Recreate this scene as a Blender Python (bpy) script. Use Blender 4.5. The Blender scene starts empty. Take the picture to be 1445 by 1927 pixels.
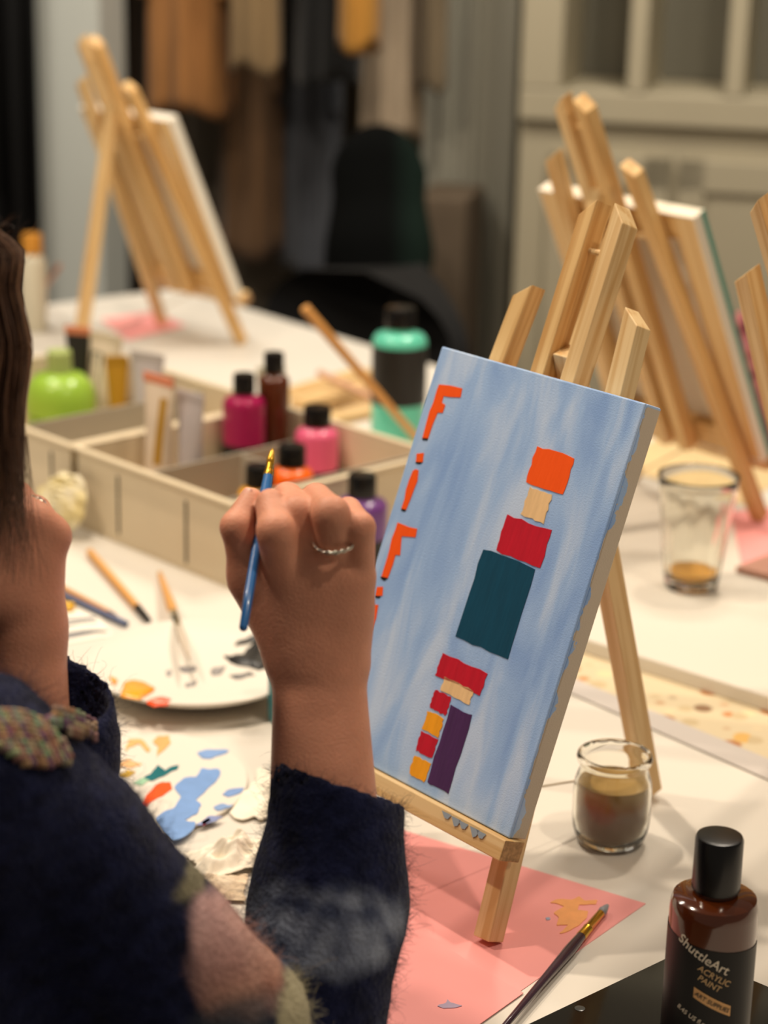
import bpy, math, random
import numpy as np
from mathutils import Matrix, Vector
random.seed(7); rng = np.random.default_rng(7)
scene = bpy.context.scene
COL = scene.collection
TZ = 0.74                                   # table top height

# ------------------------------------------------------------------ camera
FPX = 3850.0; PITCH = math.radians(17.5); ROLL = math.radians(1.4); CAM = np.array([0, 0, TZ + 0.693])
FW = np.array([0, math.cos(PITCH), -math.sin(PITCH)]); RT = np.array([1.0, 0, 0]); UP = np.cross(RT, FW)
RT, UP = math.cos(ROLL)*RT + math.sin(ROLL)*UP, -math.sin(ROLL)*RT + math.cos(ROLL)*UP
cd = bpy.data.cameras.new('camera'); cam = bpy.data.objects.new('camera', cd); COL.objects.link(cam)
cd.sensor_fit = 'VERTICAL'; cd.sensor_height = 36; cd.lens = 36*FPX/1927; cd.clip_start = 0.05
cam.matrix_world = Matrix([[RT[i], UP[i], -FW[i], CAM[i]] for i in range(3)] + [[0, 0, 0, 1]])
cd.dof.use_dof = True; cd.dof.focus_distance = 1.31; cd.dof.aperture_fstop = 5.0
scene.camera = cam

# ------------------------------------------------------------------ light
scene.view_settings.view_transform = 'Standard'; scene.view_settings.look = 'None'
scene.view_settings.exposure = 0.0; scene.view_settings.gamma = 1
w = bpy.data.worlds.new('world'); scene.world = w; w.use_nodes = True
w.node_tree.nodes['Background'].inputs[0].default_value = (1.0, 0.87, 0.72, 1)
w.node_tree.nodes['Background'].inputs[1].default_value = 0.15
def lamp(name, loc, power, size, col=(1, 0.84, 0.66), target=(0.05, 1.4, TZ), spread=180):
    ld = bpy.data.lights.new(name, 'AREA'); ld.energy = power; ld.size = size; ld.color = col; ld.shape = 'DISK'
    ld.spread = math.radians(spread)
    o = bpy.data.objects.new(name, ld); COL.objects.link(o); o.location = loc
    o.rotation_euler = (Vector(target) - Vector(loc)).to_track_quat('-Z', 'Y').to_euler()
    return o
lamp('ceiling_or_fill_lamp', (0.62, 2.35, 2.75), 12, 0.10)
lamp('ceiling_or_fill_lamp', (-0.50, 1.85, 2.75), 21, 0.07)
lamp('ceiling_or_fill_lamp', (-1.25, 1.35, 2.75), 19, 0.10)
lamp('ceiling_or_fill_lamp', (0.80, 0.80, 2.75), 12, 0.07)
lamp('ceiling_or_fill_lamp', (0.6, 2.9, 2.9), 34, 0.6, col=(1, 0.90, 0.76), target=(0.6, 4.2, 0.9))
lamp('ceiling_or_fill_lamp', (-1.0, 2.9, 2.9), 23, 0.6, col=(1, 0.92, 0.8), target=(-0.6, 4.0, 0.9))  # fill lamp added to brighten the pale post and back left

# ------------------------------------------------------------------ picture geometry to places in the room
def ray(x, y): return FW + (x-722.5)/FPX*RT - (y-963.5)/FPX*UP
def T(x, y, z=TZ):
    q = ray(x, y); return CAM + q*(z-CAM[2])/q[2]
def W(x, y, d): return CAM + ray(x, y)*d
def hexl(h):
    c = [int(h[i:i+2], 16)/255 for i in (0, 2, 4)]
    return tuple((v/12.92 if v <= 0.04045 else ((v+0.055)/1.055)**2.4) for v in c)

# ------------------------------------------------------------------ materials
def newmat(name):
    m = bpy.data.materials.new(name); m.use_nodes = True
    return m, m.node_tree, m.node_tree.nodes['Principled BSDF']
def node(nt, kind, **kw):
    n = nt.nodes.new(kind)
    for k, v in kw.items():
        if k in n.inputs: n.inputs[k].default_value = v
        else: setattr(n, k, v)
    return n
def mat(name, col, rough=0.6, spec=0.5, var=0.0, scale=20, stretch=(1, 1, 1), bump=0.0, bscale=None, metal=0, sss=0, trans=0, coat=0, ior=1.45, sheen=0, col2=None):
    m, nt, b = newmat(name); c = hexl(col) if isinstance(col, str) else col
    b.inputs['Base Color'].default_value = (*c, 1); b.inputs['Roughness'].default_value = rough
    b.inputs['Specular IOR Level'].default_value = spec; b.inputs['Metallic'].default_value = metal
    b.inputs['Transmission Weight'].default_value = trans; b.inputs['IOR'].default_value = ior
    b.inputs['Coat Weight'].default_value = coat; b.inputs['Sheen Weight'].default_value = sheen
    if sss:
        b.inputs['Subsurface Weight'].default_value = sss; b.inputs['Subsurface Radius'].default_value = (0.012, 0.004, 0.002)
        b.inputs['Subsurface Scale'].default_value = 0.6
    tc = node(nt, 'ShaderNodeTexCoord'); mp = node(nt, 'ShaderNodeMapping'); mp.inputs['Scale'].default_value = stretch
    nt.links.new(tc.outputs['Object'], mp.inputs['Vector'])
    if var or col2:
        n = node(nt, 'ShaderNodeTexNoise', Scale=scale, Detail=6.0); nt.links.new(mp.outputs[0], n.inputs['Vector'])
        r = node(nt, 'ShaderNodeValToRGB'); r.color_ramp.elements[0].position = 0.35; r.color_ramp.elements[1].position = 0.65
        c2 = hexl(col2) if col2 else tuple(min(1, v*(1+var)) for v in c)
        c1 = c if col2 else tuple(v*(1-var) for v in c)
        r.color_ramp.elements[0].color = (*c1, 1); r.color_ramp.elements[1].color = (*c2, 1)
        nt.links.new(n.outputs['Fac'], r.inputs[0]); nt.links.new(r.outputs[0], b.inputs['Base Color'])
    if bump:
        n2 = node(nt, 'ShaderNodeTexNoise', Scale=bscale or scale*4, Detail=5.0); nt.links.new(mp.outputs[0], n2.inputs['Vector'])
        bp = node(nt, 'ShaderNodeBump', Strength=bump, Distance=0.002); nt.links.new(n2.outputs['Fac'], bp.inputs['Height'])
        nt.links.new(bp.outputs[0], b.inputs['Normal'])
    return m
def woodmat(name, light, dark, seed=0.0):
    m, nt, b = newmat(name); b.inputs['Roughness'].default_value = 0.5
    tc = node(nt, 'ShaderNodeTexCoord'); oi = node(nt, 'ShaderNodeObjectInfo')
    mp = node(nt, 'ShaderNodeMapping'); mp.inputs['Scale'].default_value = (130, 130, 5); mp.inputs['Location'].default_value = (seed, seed, seed)
    ad = node(nt, 'ShaderNodeVectorMath', operation='ADD'); sc = node(nt, 'ShaderNodeVectorMath', operation='SCALE'); sc.inputs['Scale'].default_value = 3.0
    nt.links.new(oi.outputs['Random'], sc.inputs[0]); nt.links.new(tc.outputs['Object'], ad.inputs[0]); nt.links.new(sc.outputs[0], ad.inputs[1])
    nt.links.new(ad.outputs[0], mp.inputs[0])
    n = node(nt, 'ShaderNodeTexNoise', Scale=1.0, Detail=4.0, Distortion=0.4); nt.links.new(mp.outputs[0], n.inputs['Vector'])
    r = node(nt, 'ShaderNodeValToRGB'); e = r.color_ramp.elements
    e[0].position = 0.36; e[0].color = (*hexl(dark), 1); e[1].position = 0.56; e[1].color = (*hexl(light), 1)
    nt.links.new(n.outputs['Fac'], r.inputs[0]); nt.links.new(r.outputs[0], b.inputs['Base Color'])
    bp = node(nt, 'ShaderNodeBump', Strength=0.15, Distance=0.001); nt.links.new(n.outputs['Fac'], bp.inputs['Height']); nt.links.new(bp.outputs[0], b.inputs['Normal'])
    return m
M = dict(
    wood=woodmat('pine_wood', 'E6C691', 'D0A569'), wood2=woodmat('yellow_pine', 'E0B97C', 'C59556', 3),
    endgrain=mat('end_grain', 'B58E62', 0.8, var=0.25, scale=300), handle=woodmat('brush_handle_wood', 'D9A05A', 'C58A45', 5),
    canvas=mat('raw_canvas', 'DCCDB6', 0.9, var=0.06, scale=60, bump=0.4, bscale=900),
    table=mat('white_table', 'DDD7CC', 0.45, var=0.02, scale=6), paper=mat('white_paper', 'F1EADD', 0.8),
    greyshade=mat('grey_shade', 'C6BFB9', 0.8), pink=mat('pink_paper', 'F5A3A0', 0.75, var=0.03, scale=12), tray=mat('beige_plastic', 'DACAAC', 0.45, var=0.02),
    trayin=mat('tray_grey', 'A79F90', 0.6), slot=mat('slot_dark', '2E2A22', 0.8), black=mat('black_plastic', '0B0A0A', 0.25),
    gold=mat('gold_ferrule', 'D9A93A', 0.25, metal=1), silver=mat('silver', 'E6E0D0', 0.2, metal=1), white=mat('white_plate', 'E6DFD3', 0.4),
    tissue=mat('tissue', 'F4EBD9', 0.9, var=0.03, scale=30), blackcloth=mat('black_cloth', '050506', 0.95, var=0.4, scale=8),
    skin=mat('skin', 'D6967A', 0.48, var=0.10, scale=35, bump=0.25, bscale=600, sss=0.25, spec=0.35), nail=mat('nail', 'E3A391', 0.25, sss=0.2),
    kraft=mat('kraft_paper', 'D8BE8E', 0.7, var=0.08, scale=9), glassy=mat('screen_black', '0A0B0A', 0.08),
)
def vcolmat(name, rough=0.85, sheen=0.0, bump=0.0, bscale=400, spec=0.2):
    m, nt, b = newmat(name); a = node(nt, 'ShaderNodeVertexColor', layer_name='Col')
    nt.links.new(a.outputs[0], b.inputs['Base Color']); b.inputs['Roughness'].default_value = rough
    b.inputs['Sheen Weight'].default_value = sheen; b.inputs['Specular IOR Level'].default_value = spec
    if bump:
        tc = node(nt, 'ShaderNodeTexCoord'); n2 = node(nt, 'ShaderNodeTexNoise', Scale=bscale, Detail=6.0); nt.links.new(tc.outputs['Object'], n2.inputs['Vector'])
        bp = node(nt, 'ShaderNodeBump', Strength=bump, Distance=0.003); nt.links.new(n2.outputs['Fac'], bp.inputs['Height']); nt.links.new(bp.outputs[0], b.inputs['Normal'])
    return m

# ------------------------------------------------------------------ objects
def tag(o, label=None, cat=None, group=None, kind=None):
    if label: o['label'] = label
    if cat: o['category'] = cat
    if group: o['group'] = group
    if kind: o['kind'] = kind
    return o
def mw(x=(1, 0, 0), y=(0, 1, 0), z=(0, 0, 1), o=(0, 0, 0)):
    return Matrix([[x[i], y[i], z[i], o[i]] for i in range(3)] + [[0, 0, 0, 1]])
WM = {}
def put(o, M4, parent=None):
    COL.objects.link(o) if o.name not in COL.objects else None
    WM[o.name] = M4
    if parent is not None:
        o.parent = parent; o.matrix_parent_inverse = Matrix(); o.matrix_local = WM[parent.name].inverted() @ M4
    else: o.matrix_world = M4
    return o
def empty(name, loc, rz=0, M4=None, **kw):
    o = bpy.data.objects.new(name, None); o.empty_display_size = 0.02
    put(o, M4 if M4 is not None else Matrix.Translation(Vector(loc)) @ Matrix.Rotation(rz, 4, 'Z'))
    tag(o, kw.get('label'), kw.get('cat'), kw.get('group')); return o
class MB:
    def __init__(s): s.v = []; s.f = []; s.mi = []
    def add(s, vs, fs, mi=0):
        k = len(s.v); s.v += [tuple(map(float, p)) for p in vs]; s.f += [tuple(i+k for i in f) for f in fs]; s.mi += [mi]*len(fs); return s
    def box(s, x0, x1, y0, y1, z0, z1, mi=0):
        vs = [(x, y, z) for z in (z0, z1) for y in (y0, y1) for x in (x0, x1)]
        return s.add(vs, [(0, 2, 3, 1), (4, 5, 7, 6), (0, 1, 5, 4), (2, 6, 7, 3), (0, 4, 6, 2), (1, 3, 7, 5)], mi)
    def prism(s, poly, z0, z1, mi=0):       # poly in x,y
        n = len(poly); vs = [(*p, z0) for p in poly] + [(*p, z1) for p in poly]
        return s.add(vs, [tuple(range(n))[::-1], tuple(range(n, 2*n))] + [(i, (i+1) % n, n+(i+1) % n, n+i) for i in range(n)], mi)
    def lathe(s, prof, n=40, mi=0, rip=None):      # prof: (r,z[,mat])
        k = len(s.v)
        for p in prof:
            for i in range(n):
                a = 2*math.pi*i/n; r = p[0]*(1 + (rip(a, p[1]) if rip else 0)); s.v.append((r*math.cos(a), r*math.sin(a), p[1]))
        for j in range(len(prof)-1):
            for i in range(n):
                s.f.append((k+j*n+i, k+j*n+(i+1) % n, k+(j+1)*n+(i+1) % n, k+(j+1)*n+i)); s.mi.append(prof[j][2] if len(prof[j]) > 2 else mi)
        return s
    def tube(s, pts, rad, n=8, mi=0, caps=True, flat=None):
        pts = [np.array(p, float) for p in pts]; k = len(s.v); m = len(pts)
        if not hasattr(rad, '__len__'): rad = [rad]*m
        t0 = pts[1]-pts[0]; ref = np.array([0, 0, 1.0]) if abs(t0[2]) < 0.8*np.linalg.norm(t0) else np.array([1.0, 0, 0])
        for j, p in enumerate(pts):
            t = pts[min(j+1, m-1)] - pts[max(j-1, 0)]; t = t/np.linalg.norm(t)
            a = np.cross(t, ref); a /= np.linalg.norm(a); b = np.cross(t, a); fl = flat[j] if flat else 1
            for i in range(n):
                c = 2*math.pi*i/n; s.v.append(tuple(p + rad[j]*(math.cos(c)*a + math.sin(c)*b*fl)))
        for j in range(m-1):
            for i in range(n):
                s.f.append((k+j*n+i, k+j*n+(i+1) % n, k+(j+1)*n+(i+1) % n, k+(j+1)*n+i)); s.mi.append(mi)
        if caps: s.f += [tuple(range(k, k+n))[::-1], tuple(range(k+(m-1)*n, k+m*n))]; s.mi += [mi, mi]
        return s
    def build(s, name, mats, parent=None, M4=None, smooth=False, bevel=0, local=True, cols=None):
        me = bpy.data.meshes.new(name); me.from_pydata(s.v, [], s.f)
        if not isinstance(mats, (list, tuple)): mats = [mats]
        for m in mats: me.materials.append(m)
        if len(mats) > 1: me.polygons.foreach_set('material_index', s.mi)
        if smooth: me.polygons.foreach_set('use_smooth', [True]*len(me.polygons))
        if cols is not None:
            ca = me.color_attributes.new('Col', 'FLOAT_COLOR', 'POINT'); ca.data.foreach_set('color', np.c_[cols, np.ones(len(cols))].astype(np.float32).ravel())
        me.update(); o = bpy.data.objects.new(name, me)
        if smooth == 'auto':
            me.set_sharp_from_angle(angle=math.radians(35))
        if M4 is None: M4 = WM[parent.name] if (parent is not None and local) else Matrix()
        put(o, M4, parent)
        if bevel:
            b = o.modifiers.new('bevel', 'BEVEL'); b.width = bevel; b.segments = 2; b.limit_method = 'ANGLE'
        return o
def copy_tree(o, M4, parent=None):
    c = o.copy(); COL.objects.link(c); WM[c.name] = M4
    if parent is not None: c.parent = parent; c.matrix_parent_inverse = Matrix(); c.matrix_local = o.matrix_local.copy()
    else: c.matrix_world = M4
    for ch in list(o.children): copy_tree(ch, M4, c)
    return c
def beam(name, p0, p1, xa, wd, dp, m, parent, b0=None, b1=None, bevel=0.0008):
    """bar from p0 to p1 (centres of its section), width wd along xa, depth dp; b0/b1 = end slopes (rise of the +x side)"""
    p0, p1, xa = map(lambda a: np.array(a, float), (p0, p1, xa)); z = p1-p0; L = np.linalg.norm(z); z /= L
    x = xa - z*(xa@z); x /= np.linalg.norm(x); y = np.cross(z, x); b0 = b0 or 0; b1 = b1 or 0
    mb = MB(); h = wd/2; q = dp/2
    vs = [(-h, -q, -b0/2), (h, -q, b0/2), (h, q, b0/2), (-h, q, -b0/2), (-h, -q, L-b1/2), (h, -q, L+b1/2), (h, q, L+b1/2), (-h, q, L-b1/2)]
    mb.add(vs, [(0, 3, 2, 1), (4, 5, 6, 7), (0, 1, 5, 4), (1, 2, 6, 5), (2, 3, 7, 6), (3, 0, 4, 7)])
    return mb.build(name, m, parent, M4=mw(x, y, z, p0), bevel=bevel)

# smooth noise for numpy
def vnoise(P, s, seed=0):
    P = np.asarray(P)*s; out = np.zeros(len(P)); r = np.random.default_rng(seed)
    for k in range(5):
        d = r.normal(size=3); e = r.normal(size=3); d2 = r.normal(size=3)*1.7
        out += np.sin(P@d*1.3 + 2*np.sin(P@e + k) + k*1.7) * np.cos(P@d2 + k*2.1)
    return out/3
# signed distance shapes -> surface
class SDF:
    def __init__(s): s.p = []
    def cone(s, a, b, ra, rb, k=0.01): s.p.append(('c', np.array(a, float), np.array(b, float), ra, rb, k)); return s
    def ell(s, c, r, k=0.01, R=None): s.p.append(('e', np.array(c, float), np.array(r, float), R, 0, k)); return s
    def sub(s, a, b, ra, rb, k=0.003): s.p.append(('s', np.array(a, float), np.array(b, float), ra, rb, k)); return s
    def cut(s, c, n, a, rr): s.p.append(('h', np.array(c, float), np.array(n, float)/np.linalg.norm(n), np.array(a, float), rr, 0)); return s
    def mesh(s, h, disp=None):
        lo = np.min([np.minimum(p[1], p[2]) - max(p[3], p[4]) if p[0] == 'c' else p[1]-p[2] for p in s.p if p[0] in 'ce'], 0) - 4*h
        hi = np.max([np.maximum(p[1], p[2]) + max(p[3], p[4]) if p[0] == 'c' else p[1]+p[2] for p in s.p if p[0] in 'ce'], 0) + 4*h
        n = np.ceil((hi-lo)/h).astype(int)+1; D = np.full(n, 0.05, np.float32)
        ax = [lo[i] + h*np.arange(n[i]) for i in range(3)]
        for p in s.p:
            if p[0] == 'e': l, u = p[1]-np.max(p[2]), p[1]+np.max(p[2])
            elif p[0] == 'h': l, u = p[3]-p[4], p[3]+p[4]
            else: r = max(p[3], p[4]); l, u = np.minimum(p[1], p[2])-r, np.maximum(p[1], p[2])+r
            m = p[5]+4*h; i0 = np.clip(((l-m-lo)/h).astype(int), 0, n-1); i1 = np.clip(((u+m-lo)/h).astype(int)+1, 1, n)
            sl = tuple(slice(a, b) for a, b in zip(i0, i1))
            X, Y, Z = np.meshgrid(*[ax[i][sl[i]] for i in range(3)], indexing='ij'); Q = np.stack([X, Y, Z], -1)
            if p[0] in 'cs':
                ab = p[2]-p[1]; t = np.clip(((Q-p[1])@ab)/(ab@ab), 0, 1); d = np.linalg.norm(Q-p[1]-t[..., None]*ab, axis=-1) - (p[3]+(p[4]-p[3])*t)
            elif p[0] == 'e':
                q = Q-p[1]
                if p[3] is not None: q = q@p[3]
                k0 = np.linalg.norm(q/p[2], axis=-1); k1 = np.linalg.norm(q/(p[2]**2), axis=-1)+1e-9; d = k0*(k0-1)/k1
            else:
                d = (Q-p[1])@p[2]; inr = np.linalg.norm(Q-p[3], axis=-1) < p[4]
                A = D[sl]; D[sl] = np.where(inr, np.maximum(A, d), A); continue
            A = D[sl]; k = p[5]
            if p[0] == 's': hh = np.clip(.5-.5*(A+d)/k, 0, 1); D[sl] = A*(1-hh)+(-d)*hh + k*hh*(1-hh)
            else: hh = np.clip(.5+.5*(A-d)/k, 0, 1); D[sl] = A*(1-hh)+d*hh - k*hh*(1-hh)
        # naive surface nets
        S = D < 0; c = [slice(0, -1), slice(1, None)]
        cnt = sum(S[c[i], c[j], c[k]].astype(np.int8) for i in (0, 1) for j in (0, 1) for k in (0, 1))
        act = (cnt > 0) & (cnt < 8); idx = np.full(act.shape, -1, np.int64); I = np.argwhere(act); idx[act] = np.arange(len(I))
        acc = np.zeros((len(I), 3)); num = np.zeros(len(I)); cor = [(i, j, k) for i in (0, 1) for j in (0, 1) for k in (0, 1)]
        val = {q: D[I[:, 0]+q[0], I[:, 1]+q[1], I[:, 2]+q[2]] for q in cor}
        for q in cor:
            for a in range(3):
                if q[a] == 0:
                    q2 = list(q); q2[a] = 1; q2 = tuple(q2); va, vb = val[q], val[q2]; m = (va < 0) != (vb < 0)
                    t = np.where(m, va/(va-vb+1e-12), 0); P = np.array(q, float)[None]+np.zeros((len(I), 3)); P[:, a] += t; acc[m] += P[m]; num[m] += 1
        V = lo + h*(I + acc/num[:, None]); F = []
        for a in range(3):
            b, c2 = (a+1) % 3, (a+2) % 3
            s0 = [slice(0, -1)]*3; s0[a] = slice(0, -1); 
            A0 = np.take(S, range(0, S.shape[a]-1), a); A1 = np.take(S, range(1, S.shape[a]), a); ch = np.argwhere(A0 != A1)
            ch = ch[(ch[:, b] > 0) & (ch[:, c2] > 0) & (ch[:, b] < S.shape[b]-1) & (ch[:, c2] < S.shape[c2]-1)]
            def cell(db, dc):
                q = ch.copy(); q[:, b] -= db; q[:, c2] -= dc; return idx[q[:, 0], q[:, 1], q[:, 2]]
            q = np.stack([cell(1, 1), cell(0, 1), cell(0, 0), cell(1, 0)], 1)
            ins = A0[ch[:, 0], ch[:, 1], ch[:, 2]]; q[~ins] = q[~ins][:, ::-1]; F.append(q)
        F = np.concatenate(F); F = F[(F >= 0).all(1)]
        return V, F
def npmesh(name, V, F, m, parent=None, cols=None, smooth_it=2, M4=None):
    # light relaxation
    e = np.concatenate([F[:, [0, 1]], F[:, [1, 2]], F[:, [2, 3]], F[:, [3, 0]]]); e = np.concatenate([e, e[:, ::-1]])
    for _ in range(smooth_it):
        a = np.zeros_like(V); c = np.zeros(len(V)); np.add.at(a, e[:, 0], V[e[:, 1]]); np.add.at(c, e[:, 0], 1); V = V*0.4 + 0.6*a/np.maximum(c, 1)[:, None]
    me = bpy.data.meshes.new(name); me.vertices.add(len(V)); me.vertices.foreach_set('co', V.astype(np.float32).ravel())
    me.loops.add(F.size); me.loops.foreach_set('vertex_index', F.astype(np.int32).ravel())
    me.polygons.add(len(F)); me.polygons.foreach_set('loop_start', np.arange(len(F), dtype=np.int32)*4)
    me.polygons.foreach_set('use_smooth', [True]*len(F)); me.update(calc_edges=True); me.materials.append(m)
    if cols is not None:
        ca = me.color_attributes.new('Col', 'FLOAT_COLOR', 'POINT'); cc = cols(V) if callable(cols) else cols
        ca.data.foreach_set('color', np.c_[cc, np.ones(len(V))].astype(np.float32).ravel())
    o = bpy.data.objects.new(name, me)
    if parent is not None:                                 # vertices are in world space; re-express under the parent
        me.transform(WM[parent.name].inverted()); put(o, WM[parent.name], parent)
    else: put(o, Matrix())
    return o, V
def strands(name, paths, radii, m, parent, cols, n=3):
    """paths: (N,K,3) world, radii: (K,) or (N,K); one mesh of thin tubes"""
    P = np.asarray(paths); N, K, _ = P.shape; Rr = np.broadcast_to(np.asarray(radii), (N, K))
    t = np.gradient(P, axis=1); t /= np.linalg.norm(t, axis=-1, keepdims=True)+1e-9
    ref = np.array([0.31, 0.52, 0.79]); a = np.cross(t, ref); a /= np.linalg.norm(a, axis=-1, keepdims=True)+1e-9; b = np.cross(t, a)
    V = np.stack([P + Rr[..., None]*(math.cos(2*math.pi*i/n)*a + math.sin(2*math.pi*i/n)*b) for i in range(n)], 2).reshape(-1, 3)
    base = (np.arange(N)[:, None]*K + np.arange(K-1)[None])*n; F = []
    for i in range(n):
        j = (i+1) % n; F.append(np.stack([base+i, base+j, base+n+j, base+n+i], -1).reshape(-1, 4))
    F = np.concatenate(F); cc = np.repeat(cols, K*n, axis=0)
    return npmesh(name, V, F, m, parent, cols=cc, smooth_it=0)[0]
def sheet(name, px, m, z0, th, parent=None, label=None, cat=None, group=None, kind=None):
    pts = [T(x, y, z0+th) for x, y in px]; c = np.mean(pts, 0); c[2] = z0
    mb = MB().prism([(p[0]-c[0], p[1]-c[1]) for p in pts], 0, th)
    o = mb.build(name, m, parent, M4=Matrix.Translation(Vector(c))); return tag(o, label, cat, group, kind)
def fixn(o):
    import bmesh
    bm = bmesh.new(); bm.from_mesh(o.data); bmesh.ops.recalc_face_normals(bm, faces=bm.faces); bm.to_mesh(o.data); bm.free(); return o

# ================================================================== SETTING
floorm = mat('floor_boards', '6B5A48', 0.6, var=0.15, scale=3, stretch=(1, 12, 1))
tag(MB().box(-4, 4.5, -1.5, 6.2, -0.05, 0).build('floor', floorm), kind='structure')
BA = math.radians(-13); BU = np.array([math.cos(BA), math.sin(BA), 0]); BN = np.array([math.sin(BA), -math.cos(BA), 0])  # back wall along BU, faces BN
B0 = np.array([0.1, 4.35, 0])
def B(x, y, off=0.0):
    o = B0 + BN*off; q = ray(x, y); t = ((o-CAM)@BN)/(q@BN); P = CAM+q*t; r = P-B0
    return float(r@BU), float(P[2])
BM = mw(BU, -BN, (0, 0, 1), B0)           # local x along the wall, y into it, z up
wallm = mat('taupe_wall', '6E665A', 0.85, var=0.05, scale=2)
tag(MB().box(-3.6, 3.2, 0, 0.1, 0, 3.0).build('wall_back', wallm, M4=BM), kind='structure')
a0, a1 = B(62, 200, 0.45)[0], B(188, 200, 0.45)[0]
tag(MB().box(a0, a1, -0.45, -0.30, 0, 3.0).build('trim_1', mat('pale_post', 'C2C6C0', 0.6, var=0.03, scale=2), M4=BM, bevel=0.006), kind='structure')
# pale door and its frame between the coats and the cabinet
dm = mat('grey_door', 'A3A194', 0.6, var=0.03, scale=2)
x0, x1 = B(800, 300)[0], B(972, 300)[0]
dmb = MB().box(x0, x1, -0.05, 0, 0, 2.6)
for k in (0.22, 0.5): dmb.box(x0+(x1-x0)*k, x0+(x1-x0)*(k+.09), -0.075, -0.05, 0.45, 2.6)
tag(dmb.build('door_1', dm, M4=BM, bevel=0.004), kind='structure')

# pigeonhole cabinet
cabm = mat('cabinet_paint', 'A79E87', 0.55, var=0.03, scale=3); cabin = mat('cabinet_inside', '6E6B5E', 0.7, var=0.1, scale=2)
OFF = 0.32
X = lambda px: B(px, 150, OFF)[0]
cz = lambda py: B(1250, py, OFF)[1]
cab = empty('storage_cabinet', (0, 0, 0), M4=BM @ Matrix.Translation((X(1250), 0, 0)), label='tall grey-green cabinet with open pigeonholes along the back wall', cat='cabinet')
cx = X(1250); L, Rr_ = X(978)-cx, X(1620)-cx; zs = cz(178); zt = 2.3
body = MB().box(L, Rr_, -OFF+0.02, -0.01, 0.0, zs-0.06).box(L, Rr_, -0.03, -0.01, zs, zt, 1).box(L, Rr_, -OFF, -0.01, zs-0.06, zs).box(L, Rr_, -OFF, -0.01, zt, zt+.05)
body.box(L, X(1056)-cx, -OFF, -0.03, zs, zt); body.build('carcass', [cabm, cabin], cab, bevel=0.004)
for p0, p1 in ((1180, 1214), (1365, 1400), (1545, 1580)):
    MB().box(X(p0)-cx, X(p1)-cx, -OFF, -0.03, zs+.001, zt-.001).build('divider', cabm, cab, bevel=0.003)
for p0, p1 in ((1040, 1270), (1290, 1600)):
    dmb = MB(); l, r, b_, t_ = X(p0)-cx, X(p1)-cx, 0.12, zs-0.12
    dmb.box(l, r, -OFF+0.006, -OFF+0.019, b_, t_)
    for q in ((l, l+.05, b_, t_), (r-.05, r, b_, t_), (l, r, b_, b_+.06), (l, r, t_-.06, t_)): dmb.box(q[0], q[1], -OFF-.003, -OFF+.007, q[2], q[3])
    dmb.build('door_panel', cabm, cab, bevel=0.002)

# ================================================================== TABLE
P1 = T(338, 541); U = T(830, 690)-P1; U /= np.linalg.norm(U); V_ = np.array([U[1], -U[0], 0])
tb = empty('work_table', tuple(P1*np.array([1, 1, 0])), M4=mw(U, -V_, (0, 0, 1), (P1[0], P1[1], 0)), label='large white table covered with paper and painting supplies', cat='table')
MB().box(-0.0, 2.9, -1.27, 0, TZ-0.03, TZ).build('tabletop', M['table'], tb, bevel=0.003)
legm = mat('dark_metal', '1A1A1A', 0.5)
for lx in (0.08, 2.8):
    for ly in (-1.20, -0.08): MB().box(lx-.02, lx+.02, ly-.02, ly+.02, 0, TZ-0.03).build('leg', legm, tb)

# ---- the raised far board, patterned runner and grey strip of painted shade
bp = [T(716, 1081, TZ+.016), T(1100, 1196, TZ+.016), T(1620, 1364, TZ+.016)]
far = [P1 + U*1.95 - 0.012*0 + V_*0.03, P1 + U*1.04 + V_*0.03]
pl = [bp[0], bp[2], far[0], far[1]]
c = np.mean(pl, 0); c[2] = TZ
o = MB().prism([(p[0]-c[0], p[1]-c[1]) for p in pl], 0.0004, 0.016).build('painting_board', [mat('board_white', 'DFD8CB', 0.5)], M4=Matrix.Translation(Vector(c)), bevel=0.002)
fixn(o); tag(o, 'wide white board lying on the far right of the table under the glass', 'board')
rm, nt, b = newmat('terrazzo_cloth'); tc = node(nt, 'ShaderNodeTexCoord')
vo = node(nt, 'ShaderNodeTexVoronoi', Scale=42.0, feature='F1'); nt.links.new(tc.outputs['Object'], vo.inputs['Vector'])
rp = node(nt, 'ShaderNodeValToRGB'); e = rp.color_ramp.elements; e[0].position = 0.30; e[0].color = (0, 0, 0, 1); e[1].position = 0.42; e[1].color = (1, 1, 1, 1)
nt.links.new(vo.outputs['Distance'], rp.inputs[0])
mx = node(nt, 'ShaderNodeMix', data_type='RGBA'); hs = node(nt, 'ShaderNodeValToRGB'); hs.color_ramp.interpolation = 'CONSTANT'
els = hs.color_ramp.elements; els[0].color = (*hexl('C9B58E'), 1); els[1].position = .3; els[1].color = (*hexl('B5773F'), 1)
for p_, c_ in ((.5, 'E8D3A8'), (.65, 'C7864F'), (.8, '8B6A4A'), (.9, 'DDB060')):
    q = els.new(p_); q.color = (*hexl(c_), 1)
sp = node(nt, 'ShaderNodeSeparateColor'); nt.links.new(vo.outputs['Color'], sp.inputs[0]); nt.links.new(sp.outputs[0], hs.inputs[0])
nt.links.new(rp.outputs[0], mx.inputs[0]); nt.links.new(hs.outputs[0], mx.inputs[6]); mx.inputs[7].default_value = (*hexl('D8C8A6'), 1); nt.links.new(mx.outputs[2], b.inputs['Base Color'])
sheet('table_runner', [(960, 1165), (1500, 1335), (1500, 1455), (960, 1240)], rm, TZ, 0.0012, label='cream strip of patterned cloth speckled with orange and brown spots', cat='cloth')
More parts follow.
